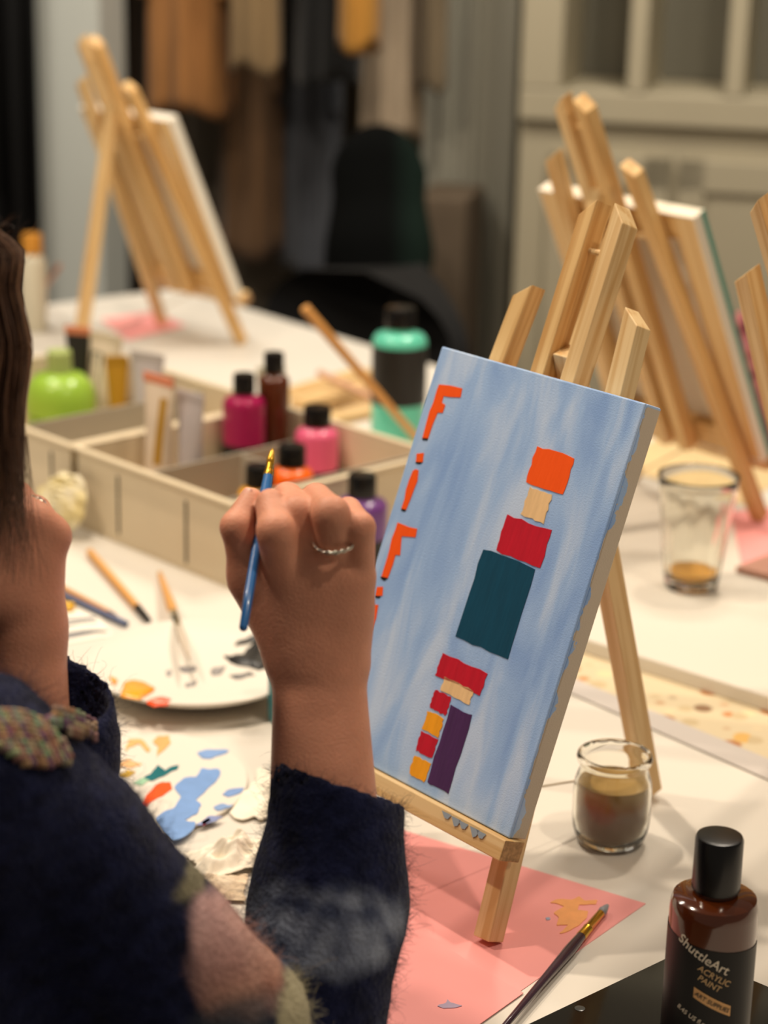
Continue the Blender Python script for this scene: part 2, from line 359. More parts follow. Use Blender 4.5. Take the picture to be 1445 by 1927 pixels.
sheet('paper_sheet', [(980, 1235), (1500, 1450), (1500, 1490), (980, 1262)], M['greyshade'], TZ+.0012, 0.0006, label='narrow grey strip standing in for shade along the front of the patterned cloth', cat='paper')  # band of shade beside the runner, laid as a thin grey strip

# ================================================================== EASELS
def rotz(a): return Matrix.Rotation(a, 4, 'Z')
def easel(name, x, y, yaw, tilt, label, rear=0.27, group=None, legpaint=False):
    """frame: local x along the ledge, y back, z up; a = across, b = along the lean, k = back from the canvas face"""
    E = empty(name, (x, y, TZ), yaw, label=label, cat='easel', group=group); MW = WM[E.name]
    st, ct = math.sin(tilt), math.cos(tilt)
    def L(a, b, k):
        b += 0.0885
        return np.array(MW @ Vector((a, b*st + k*ct, b*ct - k*st)))
    xa = np.array(MW.to_3x3() @ Vector((1, 0, 0)))
    kk = 0.0265
    for s, f0 in ((-1, 0.0915), (1, 0.0915)):
        beam('leg', L(s*f0*.995, -0.0880+(kk+.008)*math.tan(tilt), kk), L(s*0.0530, 0.355, kk), xa, .0148, .015, M['wood' if s > 0 else 'wood2'], E, b1=-s*.012)
    for s in (-1, 1):
        beam('mast', L(s*.0148, 0.004, kk), L(s*.0148, 0.4215, kk), xa, .0130, .017, M['wood2' if s < 0 else 'wood'], E, b1=-s*.013)
    def dow(b, a0, a1, r=.0022): MB().tube([L(a0, b, kk), L(a1, b, kk)], r, 10).build('dowel', M['wood'], E, M4=Matrix(), smooth='auto')
    dow(.393, -.016, .016); dow(.275, -.062, .062, .0025)
    # canvas ledge: bar in front of the legs, end grain showing
    led = MB().box(-.1075, .1085, -.0070, .0125, -.0145, 0); led.mi[4] = led.mi[5] = 1
    MLd = MW @ Matrix(((1, 0, 0, 0), (0, ct, st, .0885*st), (0, -st, ct, .0885*ct), (0, 0, 0, 1)))
    lo_ = led.build('ledge', [M['wood'], M['endgrain']], E, M4=MLd @ Matrix.Rotation(math.pi/2, 4, 'Y'), bevel=.0008)
    lo_.data.transform(Matrix.Rotation(-math.pi/2, 4, 'Y'))
    # rear leg hinged between the masts
    top = L(0, .322, kk); foot = np.array(MW @ Vector((0, rear, 0.0055)))
    beam('rear_leg', foot, top, xa, .0145, .0165, M['wood'], E, b0=0)
    c0 = L(0, -.045, kk); c1 = foot + (top-foot)*0.11
    c0 = L(0, -.008, kk-.006); c1 = foot+(top-foot)*.055
    MB().tube([c0, c0*.5+c1*.5+np.array([0, 0, -.003]), c1], .0008, 5).build('cord', mat('string', 'B9A88A', .9), E, M4=Matrix())
    return E, L, MW
def canvas(E, L, MW, tilt, w, hgt, label, front, dx=0.0, side=None, name='canvas_panel', patch=True):
    st, ct = math.sin(tilt), math.cos(tilt)
    base = L(dx - w/2, 0.0005, 0.0172)
    R3 = MW.to_3x3() @ Matrix(((1, 0, 0), (0, ct, st), (0, -st, ct)))
    CM = mw([R3[i][0] for i in range(3)], [R3[i][1] for i in range(3)], [R3[i][2] for i in range(3)], L(dx - w/2, 0.0005, 0.0))
    C_ = empty(name, (0, 0, 0), M4=CM, label=label, cat='painting')
    t = .0172
    fb = MB(); n = 6
    fb.box(0, w, 0, .0025, 0, hgt)
    fb.box(0, .002, .0025, t, 0, hgt).box(w-.002, w, .0025, t, 0, hgt).box(.002, w-.002, .0025, t, 0, .002).box(.002, w-.002, .0025, t, hgt-.002, hgt)
    f = fb.build('canvas_cloth', front, C_, bevel=.0012)
    for q in ((.0025, .03, .0025, hgt-.0025), (w-.03, w-.0025, .0025, hgt-.0025)):
        MB().box(q[0], q[1], .003, t-.001, q[2], q[3]).build('stretcher_bar', M['wood'], C_)
    for q in ((.0025, .03), (hgt-.03, hgt-.0025)):
        o = MB().box(.0305, w-.0305, .003, t-.0012, q[0], q[1]).build('stretcher_bar', M['wood2'], C_, M4=WM[C_.name] @ Matrix.Rotation(math.pi/2, 4, 'Y'))
        o.data.transform(Matrix.Rotation(-math.pi/2, 4, 'Y'))
    return C_, CM
YAW = math.radians(-49.6); TILT = math.radians(20.7)
uu = np.array([math.cos(YAW), math.sin(YAW), 0]); bk = np.array([-math.sin(YAW), math.cos(YAW), 0]); vv = np.array([0, 0, 1])*math.cos(TILT) + bk*math.sin(TILT)
BRc = np.array([.0875, 1.224, .823])
org = BRc - .1045*uu - .0885*vv; org[2] = TZ
E1, L1, MW1 = easel('tabletop_easel', org[0], org[1], YAW, TILT, 'pine tabletop easel in front holding the blue painting', rear=.285)
# painted front of the main canvas: blue brushwork, raw cloth on the sides
cm, nt, b = newmat('blue_painted_canvas'); b.inputs['Roughness'].default_value = .55
tc = node(nt, 'ShaderNodeTexCoord'); mp = node(nt, 'ShaderNodeMapping'); mp.inputs['Scale'].default_value = (38, 10, 9); mp.inputs['Rotation'].default_value = (0, .10, 0)
nt.links.new(tc.outputs['Object'], mp.inputs[0]); n1 = node(nt, 'ShaderNodeTexNoise', Scale=1.0, Detail=5.0, Distortion=.6); nt.links.new(mp.outputs[0], n1.inputs['Vector'])
r1 = node(nt, 'ShaderNodeValToRGB'); e = r1.color_ramp.elements; e[0].position = .32; e[0].color = (*hexl('86AAE0'), 1); e[1].position = .68; e[1].color = (*hexl('BFD4F2'), 1); q = e.new(.5); q.color = (*hexl('9EBFEC'), 1)
nt.links.new(n1.outputs['Fac'], r1.inputs[0])
sx = node(nt, 'ShaderNodeSeparateXYZ'); nt.links.new(tc.outputs['Object'], sx.inputs[0])
n2 = node(nt, 'ShaderNodeTexNoise', Scale=45.0, Detail=4.0); nt.links.new(tc.outputs['Object'], n2.inputs['Vector'])
def math_(op, a, b_, nt=nt):
    n = node(nt, 'ShaderNodeMath', operation=op)
    for i, q in enumerate((a, b_)):
        if isinstance(q, (int, float)): n.inputs[i].default_value = q
        else: nt.links.new(q, n.inputs[i])
    return n.outputs[0]
edge = math_('MULTIPLY', math_('SUBTRACT', n2.outputs['Fac'], .42), .035)
side = math_('GREATER_THAN', sx.outputs[1], edge)                       # cloth colour where the wrap is deeper than the ragged paint edge
side = math_('MULTIPLY', side, math_('GREATER_THAN', sx.outputs[1], .0011))
side = math_('MULTIPLY', side, math_('LESS_THAN', sx.outputs[2], .2982))
mx = node(nt, 'ShaderNodeMix', data_type='RGBA'); nt.links.new(side, mx.inputs[0]); nt.links.new(r1.outputs[0], mx.inputs[6]); mx.inputs[7].default_value = (*hexl('CDBEAA'), 1)
nt.links.new(mx.outputs[2], b.inputs['Base Color'])
n3 = node(nt, 'ShaderNodeTexNoise', Scale=900.0, Detail=2.0); nt.links.new(tc.outputs['Object'], n3.inputs['Vector'])
bpn = node(nt, 'ShaderNodeBump', Strength=.25, Distance=.001); nt.links.new(math_('ADD', n3.outputs['Fac'], n1.outputs['Fac']), bpn.inputs['Height']); nt.links.new(bpn.outputs[0], b.inputs['Normal'])
C1, CM1 = canvas(E1, L1, MW1, TILT, .2, .3, 'blue painting with orange letters down its left side', cm, dx=.0045)
CI = CM1.inverted(); nrm = -np.array([CM1[i][1] for i in range(3)]); o0 = np.array([CM1[i][3] for i in range(3)])
def CV(x, y):
    q = ray(x, y); t = ((o0-CAM)@nrm)/(q@nrm); p = CI @ Vector(CAM+q*t); return p[0], p[2]
def daub(name, px, m, th=.0004, ab=None, label=None, jit=0.0):
    pts = ab or [CV(*p) for p in px]; mb = MB(); n = len(pts)
    vs = [(p[0], -th, p[1]) for p in pts] + [(p[0], .0003, p[1]) for p in pts]
    mb.add(vs, [tuple(range(n))] + [(i, i+n, (i+1) % n+n, (i+1) % n) for i in range(n)])
    o = fixn(mb.build(name, m, C1)); return tag(o, label)
def pmat(n, c, v=.08): return mat(n, c, .42, var=v, scale=1, stretch=(160, 60, 25), bump=.2, bscale=2)
P = dict(orange=pmat('orange_paint', 'FF5A08', .03), black=pmat('black_paint', '15120F'), red=pmat('red_paint', 'C4122C'), teal=pmat('teal_paint', '00445E'),
         cream=pmat('cream_paint', 'EFC893'), yellow=pmat('yellow_paint', 'F7A51C'), purple=pmat('purple_paint', '4A2758'), blue=pmat('blue_paint', '6D90C8'))
z = lambda pts: [(680+x/3.2107, 640+y/3.2107) for x, y in pts]
F1 = [(470, 268), (540, 275), (610, 292), (600, 346), (540, 345), (498, 338), (487, 378), (508, 392), (492, 440), (462, 438), (432, 510), (403, 597), (370, 592), (390, 515), (413, 430), (435, 380), (455, 310)]
dot1 = [(336, 686), (378, 682), (372, 738), (330, 736)]
i1 = [(312, 790), (330, 780), (346, 786), (340, 850), (320, 900), (298, 960), (270, 1028), (242, 1020), (262, 960), (270, 905), (290, 845)]
F2 = [(220, 1102), (290, 1130), (338, 1140), (328, 1192), (245, 1185), (240, 1240), (235, 1300), (207, 1298), (190, 1360), (160, 1440), (122, 1430), (150, 1340), (170, 1270), (185, 1200), (205, 1150)]
dot2 = [(95, 1492), (132, 1490), (128, 1545), (85, 1545)]
i2 = [(70, 1597), (103, 1600), (90, 1680), (60, 1760), (22, 1840), (-10, 1860), (10, 1790), (45, 1680)]
for nm, pp in (('painted_letter', F1), ('letter_dot', dot1), ('painted_letter', i1), ('painted_letter', F2), ('letter_dot', dot2), ('painted_letter', i2)):
    daub(nm, z(pp), P['orange'], label='orange ' + ('dot over a letter' if 'dot' in nm else 'letter'))
for pp in ([(368, 592), (404, 592), (398, 606), (370, 603)], [(329, 737), (370, 737), (356, 749), (330, 746)], [(242, 1018), (272, 1024), (262, 1036), (243, 1030)], [(118, 1428), (162, 1438), (140, 1455), (118, 1440)], [(82, 1545), (118, 1550), (108, 1560), (82, 1555)]):
    daub('paint_drip', z(pp), P['black'], label='black stroke below an orange letter')  # drips of black paint at the lower ends of the letters
# generic blocks of colour standing in for the picture on the canvas
def block(a0, a1, b0, b1, m, seed):
    r = random.Random(seed); pts = []
    for (x0, y0, x1, y1) in ((a0, b0, a1, b0), (a1, b0, a1, b1), (a1, b1, a0, b1), (a0, b1, a0, b0)):
        for k in range(6): t = k/6; pts.append((x0+(x1-x0)*t + r.uniform(-.0007, .0007), y0+(y1-y0)*t + r.uniform(-.0007, .0007)))
    daub('paint_block', None, P[m], ab=pts, label=m + ' block of paint')
def cvb(x, y): return CV(x, y)
BLK = [('orange', 1035, 885, .036, .026), ('cream', 1010, 950, .022, .020), ('red', 985, 1018, .044, .026), ('teal', 932, 1135, .052, .064),
       ('red', 868, 1268, .046, .016), ('cream', 860, 1300, .030, .010), ('purple', 846, 1410, .022, .056)]
for i, (m_, x_, y_, w_, h_) in enumerate(BLK):
    a, b_ = cvb(x_, y_); block(a-w_/2, a+w_/2, b_-h_/2, b_+h_/2, m_, i)
for i, (m_, x_, y_) in enumerate((('red', 829, 1322), ('yellow', 815, 1362), ('red', 803, 1402), ('yellow', 790, 1446))):
    a, b_ = cvb(x_, y_); block(a-.0085, a+.0085, b_-.0068, b_+.0068, m_, 20+i)
# blue paint smears on the ledge
for (x_, y_, l_) in ((840, 1527, 12), (858, 1537, 18), (872, 1545, 14), (893, 1556, 20), (905, 1563, 14)):
    pts = [(x_-9, y_-2), (x_+9, y_+7), (x_+2, y_+10+l_*.4), (x_-4, y_+l_)]
    nn = nrm; oo = o0 + nrm*.0078
    vs = []
    for x, y in pts:
        q = ray(x, y); t = ((oo-CAM)@nn)/(q@nn); vs.append(CAM+q*t)
    mb = MB(); mb.add(vs, [(0, 1, 2, 3)]); mb.add([v-nn*.0004 for v in vs], [(3, 2, 1, 0)])
    o = mb.build('paint_smear', mat('smeared_blue', '93A0AC', .6), E1, M4=Matrix())

E2, L2, MW2 = easel('tabletop_easel', -.267, 3.107, math.radians(137.3), math.radians(25), 'pine tabletop easel seen from behind at the far left of the table')
rawfront = mat('white_painted_canvas', 'E9E2D3', .7, var=.03, scale=20)
canvas(E2, L2, MW2, math.radians(25), .20, .30, 'blank white canvas seen from behind on the far left easel', rawfront)
C3mat, nt, b = newmat('teal_front_canvas'); tc = node(nt, 'ShaderNodeTexCoord'); sx = node(nt, 'ShaderNodeSeparateXYZ'); nt.links.new(tc.outputs['Object'], sx.inputs[0])
g = node(nt, 'ShaderNodeMath', operation='LESS_THAN'); g.inputs[1].default_value = .0065; nt.links.new(sx.outputs[1], g.inputs[0])
m2 = math_('MAXIMUM', math_('LESS_THAN', sx.outputs[1], .0008, nt=nt), math_('LESS_THAN', sx.outputs[0], .0006, nt=nt), nt=nt); g2 = math_('MULTIPLY', g.outputs[0], m2, nt=nt)
mx = node(nt, 'ShaderNodeMix', data_type='RGBA'); nt.links.new(g2, mx.inputs[0]); mx.inputs[6].default_value = (*hexl('E6DCC9'), 1); mx.inputs[7].default_value = (*hexl('1F8E80'), 1)
nt.links.new(mx.outputs[2], b.inputs['Base Color']); b.inputs['Roughness'].default_value = .7
# the right-hand easels stand on the raised board
BS = (CAM[2]-TZ-.0165)/(CAM[2]-TZ)
def raise_(E_, MW_, s, kids=()):
    S = Matrix.Translation((0, 0, .0165)) @ MW_ @ Matrix.Scale(s, 4) @ MW_.inverted()
    for o in (E_, *kids): o.matrix_world = S @ WM[o.name]
t3 = math.radians(26.7)
E3, L3, MW3 = easel('tabletop_easel', .386*BS, 2.295*BS, math.radians(130.7), t3, 'pine tabletop easel seen from behind on the far right board')
C3, CM3 = canvas(E3, L3, MW3, t3, .215, .30, 'canvas with a teal painted front seen from behind on the right easel', C3mat)
raise_(E3, MW3, 1.032, (C3,))
E4, L4, MW4 = easel('tabletop_easel', .490*BS, 1.62*BS, math.radians(125), math.radians(26), 'pine easel cut off by the right edge with a purple paint mark on its leg', rear=.10)
raise_(E4, MW4, 1.025)

# ================================================================== BOTTLES, TUBES, TRAYS
TA, TB = T(148, 992), T(437, 1110); TD = (TB-TA)/np.linalg.norm(TB-TA); TN = np.array([-TD[1], TD[0], 0])
TRP = lambda x, y: tuple(TA+TD*x+TN*y)
LP = lambda x, y: TRP(x-.372, y)
def plast(n, c, r=.28): return mat(n, c, r, coat=.3)
def bottle(name, px, top, h, rb, body, label, cap='black', lab=None, rc=None, z0=TZ, shoulder=.8, group=None, cat='bottle', caph=.022, pos=None, flat=False):
    p = T(px, top, z0+h) if pos is None else np.array(pos); rc = rc or rb*.52
    B_ = empty(name, (p[0], p[1], z0+.0004), label=label, cat=cat, group=group)
    hs = (h-caph)*.97; n = 36
    prof = [(0, 0), (rb*.9, 0), (rb, .003), (rb, hs-rb*.42), (rb*.97, hs-rb*.26), (rb*.85, hs-rb*.1), (rc*1.02, hs), (rc*.9, hs+.001), (rc*.9, h-caph+.001), (0, h-caph+.001)]
    if flat: prof = [(0, 0), (rb*.9, 0), (rb, .003), (rb, hs-.010), (rb*.985, hs-.0055), (rb*.94, hs-.0022), (rb*.84, hs-.0006), (rc*1.05, hs+.0006), (rc*.9, hs+.001), (rc*.9, h-caph+.001), (0, h-caph+.001)]
    MB().lathe(prof, n).build('body', body, B_, smooth='auto')
    cm_ = M['black'] if cap == 'black' else cap
    rip = lambda a, z_: 0.012*math.cos(a*36) if z_ < h-.003 else 0
    MB().lathe([(0, h-caph), (rc, h-caph), (rc*1.0, h-.0022), (rc*.94, h-.0004), (rc*.8, h), (0, h)], 72, rip=rip).build('cap', cm_, B_, smooth='auto')
    if lab:
        l0, l1, lm = lab
        MB().lathe([(rb+.0001, l0), (rb+.0006, l0+.0002), (rb+.0006, l1-.0002), (rb+.0001, l1)], n).build('paper_label', lm, B_, smooth='auto')
    return B_, p
blk = mat('black_label', '14110F', .45)
TRZ = TZ+.004
bottle('paint_bottle', 597, 764, .112, .0245, plast('pink_paint_b', 'E8648A'), 'pink paint bottle with a black cap in the beige tray', z0=TRZ, rc=.0155, lab=(.012, .040, blk))
bottle('paint_bottle', 450, 697, .142, .0240, plast('magenta_paint_b', 'A0124F'), 'magenta paint bottle with a black cap at the back of the beige tray', z0=TRZ, rc=.0125, lab=(.015, .062, blk), pos=TRP(.030, .208))
bottle('paint_bottle', 478, 655, .160, .0180, mat('amber_plastic', '5A2A12', .2), 'dark amber bottle with a black cap behind the magenta bottle', z0=TRZ, rc=.0115, pos=TRP(.030, .252))
bottle('paint_bottle', 549, 838, .100, .0235, plast('orange_paint_b', 'FF6E10'), 'orange paint bottle with a black cap in front of the pink bottle', z0=TRZ, rc=.0150)
bottle('paint_bottle', 519, 872, .090, .0230, plast('yellow_paint_b', 'F2A90E'), 'yellow paint bottle mostly hidden behind the painting hand', z0=TRZ, rc=.0150, pos=TRP(.186, .100))
bottle('paint_bottle', 682, 893, .105, .0270, plast('purple_paint_b', '6A3A80'), 'purple paint bottle with a black cap beside the tray near the canvas', rc=.0145, lab=(.010, .040, blk))
mint = plast('mint_paint_b', '62CDB0')
bottle('paint_bottle', 754, 578, .175, .0340, mint, 'tall mint green paint bottle with a black label behind the tray', rc=.0185, lab=(.055, .128, blk), caph=.026)
bottle('paint_bottle', 538, 1188, .080, .0150, plast('teal_paint_b', '3F7F85'), 'small teal bottle with a tan cap half hidden behind the raised wrist', cap=mat('tan_cap', 'B98A5A', .5))
bottle('glue_bottle', 60, 440, .150, .020, mat('white_bottle', 'D9D2BC', .4), 'white bottle with an orange cap behind the hair at far left', cap=mat('orange_cap', 'C98A32', .4), rc=.015, caph=.03)
# squat lime jar
lime = plast('lime_plastic', '96BC3E'); p = T(112, 700, TRZ+.087)
J = empty('lime_bottle', (p[0], p[1], TRZ+.0004), label='squat lime green bottle with a translucent cap in the left tray', cat='bottle')
MB().lathe([(0, 0), (.036, 0), (.041, .004), (.041, .030), (.038, .033), (.043, .038), (.044, .055), (.040, .072), (.030, .083), (.018, .087), (0, .087)], 48).build('body', lime, J, smooth='auto')
MB().lathe([(0, .087), (.0155, .087), (.0150, .112), (.0135, .114), (0, .114)], 40).build('cap', mat('olive_cap', 'A9B86E', .35), J, smooth='auto')
# squeezable tubes standing on their caps
def ptube(px, top, h, r, body, cap, label, pos=None, crimp=None, yaw=.6, z0=TRZ, strip=None, lean=0.0, name='paint_tube'):
    p = T(px, top, z0+h) if pos is None else pos; Tn = empty(name, None, M4=Matrix.Translation(Vector((p[0], p[1], z0+.0004))) @ Matrix.Rotation(yaw, 4, 'Z') @ Matrix.Rotation(lean, 4, 'X'), label=label, cat='paint tube')
    MB().lathe([(0, 0), (r*.62, 0), (r*.66, .002), (r*.6, .016), (0, .016)], 24).build('cap', cap, Tn, smooth='auto')
    mb = MB(); n = 28; lv = 14; rows = []
    for j in range(lv+1):
        t = j/lv; zz = .016 + t*(h-.016-.010); e = t**1.6
        ax_, by = r*(1+.45*e), r*(1-.96*e)
        if j == 0: ax_, by = r*.8, r*.8
        rows.append([(ax_*math.cos(2*math.pi*i/n), by*math.sin(2*math.pi*i/n), zz) for i in range(n)])
    vs = [v for rw in rows for v in rw]; fs = [(j*n+i, j*n+(i+1) % n, (j+1)*n+(i+1) % n, (j+1)*n+i) for j in range(lv) for i in range(n)] + [tuple(range(n))[::-1], tuple(range(lv*n, lv*n+n))]
    mb.add(vs, fs).build('body', body, Tn, smooth='auto')
    MB().box(-r*1.45, r*1.45, -.0012, .0012, h-.0105, h).build('crimp', crimp or body, Tn, bevel=.0004)
    if strip:
        c_, x0_, x1_, z0_, z1_ = strip; mb = MB()
        for s in (-1,):
            vs = []
            for j in range(7):
                t = z0_ + (z1_-z0_)*j/6; e = t**1.6; zz = .016+t*(h-.026); 
                for xx in (x0_, x1_):
                    ang = math.acos(xx); vs.append((r*(1+.45*e)*xx*1.01, s*(r*(1-.96*e))*math.sin(ang)-.0006, zz))
            mb.add(vs, [(2*j, 2*j+1, 2*j+3, 2*j+2) for j in range(6)])
        mb.build('label_band', c_, Tn)
    return Tn
salmon = mat('salmon_plastic', 'E08A66', .5); cream = mat('tube_cream', 'E6D3BC', .5, var=.05, scale=40); lav = mat('tube_lavender', 'BDB4B4', .45, var=.04, scale=30)
ochre = mat('ochre_label', 'B98A20', .5); dgreen = mat('dark_green_label', '2C3A2E', .5)
ptube(298, 706, .160, .0165, cream, salmon, 'cream paint tube with a salmon crimped end at the front of the tray', crimp=salmon, yaw=-.75, strip=(ochre, .3, .75, .35, .9))
ptube(358, 738, .145, .0150, lav, cream, 'lavender grey paint tube beside the cream tube in the tray', yaw=-.75, strip=(ochre, -.98, -.6, .05, .6))
ptube(184, 628, .125, .0215, cream, cream, 'pale tube with a dark green and ochre label in the left tray', pos=LP(.078, .252), yaw=-.7, strip=(dgreen, -.7, .1, .1, .85))
ptube(262, 640, .115, .0175, lav, mat('mauve_cap', '8F6F7C', .5), 'lavender paint tube at the back right of the left tray', pos=LP(.160, .255), yaw=-.5)
ptube(140, 628, .128, .0120, mat('tube_black', '26231F', .5), salmon, 'narrow dark paint tube with a salmon end behind the lime bottle', pos=LP(.036, .240), crimp=salmon, yaw=-.3)
ptube(510, 690, .118, .0120, mat('clear_tube', 'C9C6B4', .3), mat('green_cap', '6E8B58', .5), 'clear tube with a green cap right of the magenta bottle', yaw=.2)
ptube(218, 668, .105, .0100, ochre, cream, 'slim ochre yellow paint tube in the left tray', pos=LP(.118, .240), yaw=.2)
o = MB().box(-.022, .022, -.012, .012, 0, .022).build('eraser', mat('blue_block', '12628F', .5), M4=Matrix.Translation(Vector((*T(150, 822, TRZ+.03)[:2], TRZ+.0296))) @ rotz(.3), bevel=.003)
o.location.z = TRZ+.0004+.03
tag(o, 'small blue block leaning in front of the lime bottle', 'block')

# trays (front face line in the picture, right end, height)
def tray(name, f0, f1, dep, h, label, slots, div):
    A, Bq = (T(*f0), T(*f1)) if len(f0) == 2 else (np.array(f0), np.array(f1)); x = Bq-A; w_ = np.linalg.norm(x); x /= w_; y = np.array([-x[1], x[0], 0])
    Tr = empty(name, None, M4=mw(x, y, (0, 0, 1), A+np.array([0, 0, .0003])), label=label, cat='tray')
    t = .003; e = .004
    mb = MB()
    mb.box(0, w_, 0, dep, 0, .003)
    mb.box(0, w_, 0, t, .003, h).box(0, w_, dep-t, dep, .003, h).box(0, t, t, dep-t, .003, h).box(w_-t, w_, t, dep-t, .003, h)
    mb.build('shell', M['tray'], Tr, bevel=.001)
    rim = MB(); q = .0055
    rim.box(-q, w_+q, -q, t, h, h+.004).box(-q, w_+q, dep-t, dep+q, h, h+.004).box(-q, t, t, dep-t, h, h+.004).box(w_-t, w_+q, t, dep-t, h, h+.004)
    rim.build('rim', M['tray'], Tr, bevel=.0015)
    for (x0_, x1_, y0_, y1_) in div:
        MB().box(x0_*w_+t, x1_*w_-t if x1_ == 1 else x1_*w_+t+.0025, y0_*dep+t, y1_*dep-t if y1_ == 1 else y0_*dep+t+.0025 if y1_ == y0_ else y1_*dep, .003, h-.006).build('divider', M['trayin'], Tr, bevel=.0005)
    for sx_, z0_, z1_ in slots:
        MB().box(sx_*w_-.0016, sx_*w_+.0016, -.0008, .0004, z0_*h, z1_*h).build('slot', M['slot'], Tr)
    return Tr, x, y, w_
tray('beige_tray', tuple(TA), tuple(TB), .285, .088, 'beige plastic tray with divided compartments full of paint bottles',
     ((.28, .12, .85), (.72, .10, .85)), ((.375, .375, 0, .76), (.40, .57, .475, .475), (.85, .85, 0, 1)))
tray('beige_tray', tuple(TA-TD*.372), tuple(TA-TD*.012), .285, .088, 'beige plastic tray at the left holding the lime bottle', ((.90, .45, .85),), ((.64, .64, 0, 1),))

# ================================================================== BRUSHES AND STICKS
def brush(pts, r, mats, label, name='paint_brush', parts=('handle', 'ferrule', 'bristles'), spl=(.62, .82), r_t=.45, belly=1.0, tipflat=None, pointy=True):
    """pts: tail and tip in the room"""
    a, b_ = np.array(pts[0], float), np.array(pts[1], float); Lh = np.linalg.norm(b_-a); zax = (b_-a)/Lh
    Bq = empty(name, None, M4=mw(*(lambda x: (x, np.cross(zax, x), zax, a))(np.cross([0, 0, 1.], zax)/np.linalg.norm(np.cross([0, 0, 1.], zax)))), label=label, cat='brush')
    s0, s1 = spl[0]*Lh, spl[1]*Lh
    prof = [(0, 0), (r*r_t*.7, .0006), (r*r_t, .002), (r*(r_t+.1), s0*.25), (r*.8*belly, s0*.6), (r*belly, s0*.85), (r*.86, s0)]
    MB().lathe(prof, 20).build(parts[0], mats[0], Bq, smooth=True)
    MB().lathe([(0, s0-.001), (r*.9, s0-.001), (r*.92, s0+.001), (r*.82, s0+(s1-s0)*.3), (r*.90, s0+(s1-s0)*.33), (r*.80, s0+(s1-s0)*.36), (r*.72, s1), (0, s1)], 24).build(parts[1], mats[1], Bq, smooth='auto')
    k = MB().lathe([(0, s1-.0005), (r*.70, s1), (r*.78, s1+(Lh-s1)*.35), (r*.5, s1+(Lh-s1)*.75), (r*(.05 if pointy else .3), Lh), (0, Lh)], 20)
    k.build(parts[2], mats[2], Bq, smooth=True)
    return Bq
bluem = plast('blue_lacquer', '2E6DB0', .25); plum = mat('plum_lacquer', '3A2230', .22, coat=.5); darkb = mat('dark_bristle', '2B2118', .8); palb = mat('pale_bristle', 'C9BBA8', .8)
golden = mat('golden_bristle', 'C99A30', .35, metal=.6)
def onT(x, y, z_): return T(x, y, TZ+z_)
brush((onT(935, 1948, .0058), onT(1143, 1704, .0050)), .0040, (plum, M['gold'], mat('grey_wet_bristle', '8C8F94', .4)), 'dark plum handled brush with a gold ferrule lying across the pink paper', spl=(.74, .93), pointy=False, r_t=.5)
def stick_(name, a, b_, ra, rb, m, label, cat='stick', tip=None):
    a, b_ = np.array(a), np.array(b_); zax = (b_-a); L_ = np.linalg.norm(zax); zax /= L_; xx = np.cross([0, 0, 1.], zax); xx /= np.linalg.norm(xx)
    S = empty(name, None, M4=mw(xx, np.cross(zax, xx), zax, a), label=label, cat=cat)
    e_ = L_*(tip[1] if tip else 1)
    MB().lathe([(0, 0), (ra*.8, .0004), (ra, .002), ((ra+rb)/2*1.04, L_*.5), (rb, e_), (0, e_)], 16).build('handle', m, S, smooth='auto')
    if tip: MB().lathe([(0, e_), (rb*.98, e_), (rb*.7, L_*.97), (0, L_)], 16).build('tip', tip[0], S, smooth='auto')
    return S
stick_('paint_brush', onT(168, 1038, .0055), onT(284, 1172, .0050), .0042, .0038, M['handle'], 'wooden brush with a black tip lying in front of the tray', 'brush', (M['black'], .80))
stick_('paint_brush', onT(60, 1078, .0060), onT(222, 1162, .0055), .0036, .0032, M['handle'], 'thin tan wooden brush beside the dark blue brush at left', 'brush', (mat('dark_tip', '7A5A3A', .6), .9))
stick_('paint_brush', onT(60, 1092, .0050), onT(238, 1174, .0045), .0030, .0030, mat('slate_blue', '5C6788', .4), 'slate blue brush lying close along the tan brush at left', 'brush')
brush((onT(300, 1078, .0052), T(358, 1244, TZ+.034)), .0050, (M['handle'], M['silver'], palb), 'wooden brush resting with its pale tip on the upper plate', spl=(.5, .66), r_t=.5)
stick_('wooden_dowel', T(572, 578, TZ+.195), onT(806, 850, .008), .0062, .0042, M['handle'], 'long wooden brush handle leaning up behind the tray across the mint bottle', 'brush')
stick_('wooden_dowel', T(598, 700, TZ+.045), onT(752, 772, .010), .0048, .0040, mat('pinkish_wood', 'C99A7C', .5), 'shorter pinkish brush lying behind the long leaning one', 'brush')
for i, (x0, y0, x1, y1, zz) in enumerate(((545, 742, 690, 700, 0), (545, 775, 722, 738, 0), (575, 800, 735, 765, 0), (560, 760, 700, 722, .013))):
    a, b_ = onT(x0, y0, .006+zz), onT(x1, y1, .006+zz)
    tag(beam('wooden_ruler', a, b_, (0, 0, 1.), .0115, .028, M['wood'], None), ['pale wooden strip at the back of the pile behind the tray', 'pale wooden strip in the middle of the pile behind the tray', 'pale wooden strip nearest the tray in the pile', 'pale wooden strip lying on top of the pile behind the tray'][i], 'ruler', 'wooden strips behind the tray')
stick_('paint_brush', T(112, 500, TZ+.10), onT(70, 560, .01), .004, .004, mat('rosy_handle', 'A9745A', .5), 'blurred reddish brush beside the white bottle at far left', 'brush')

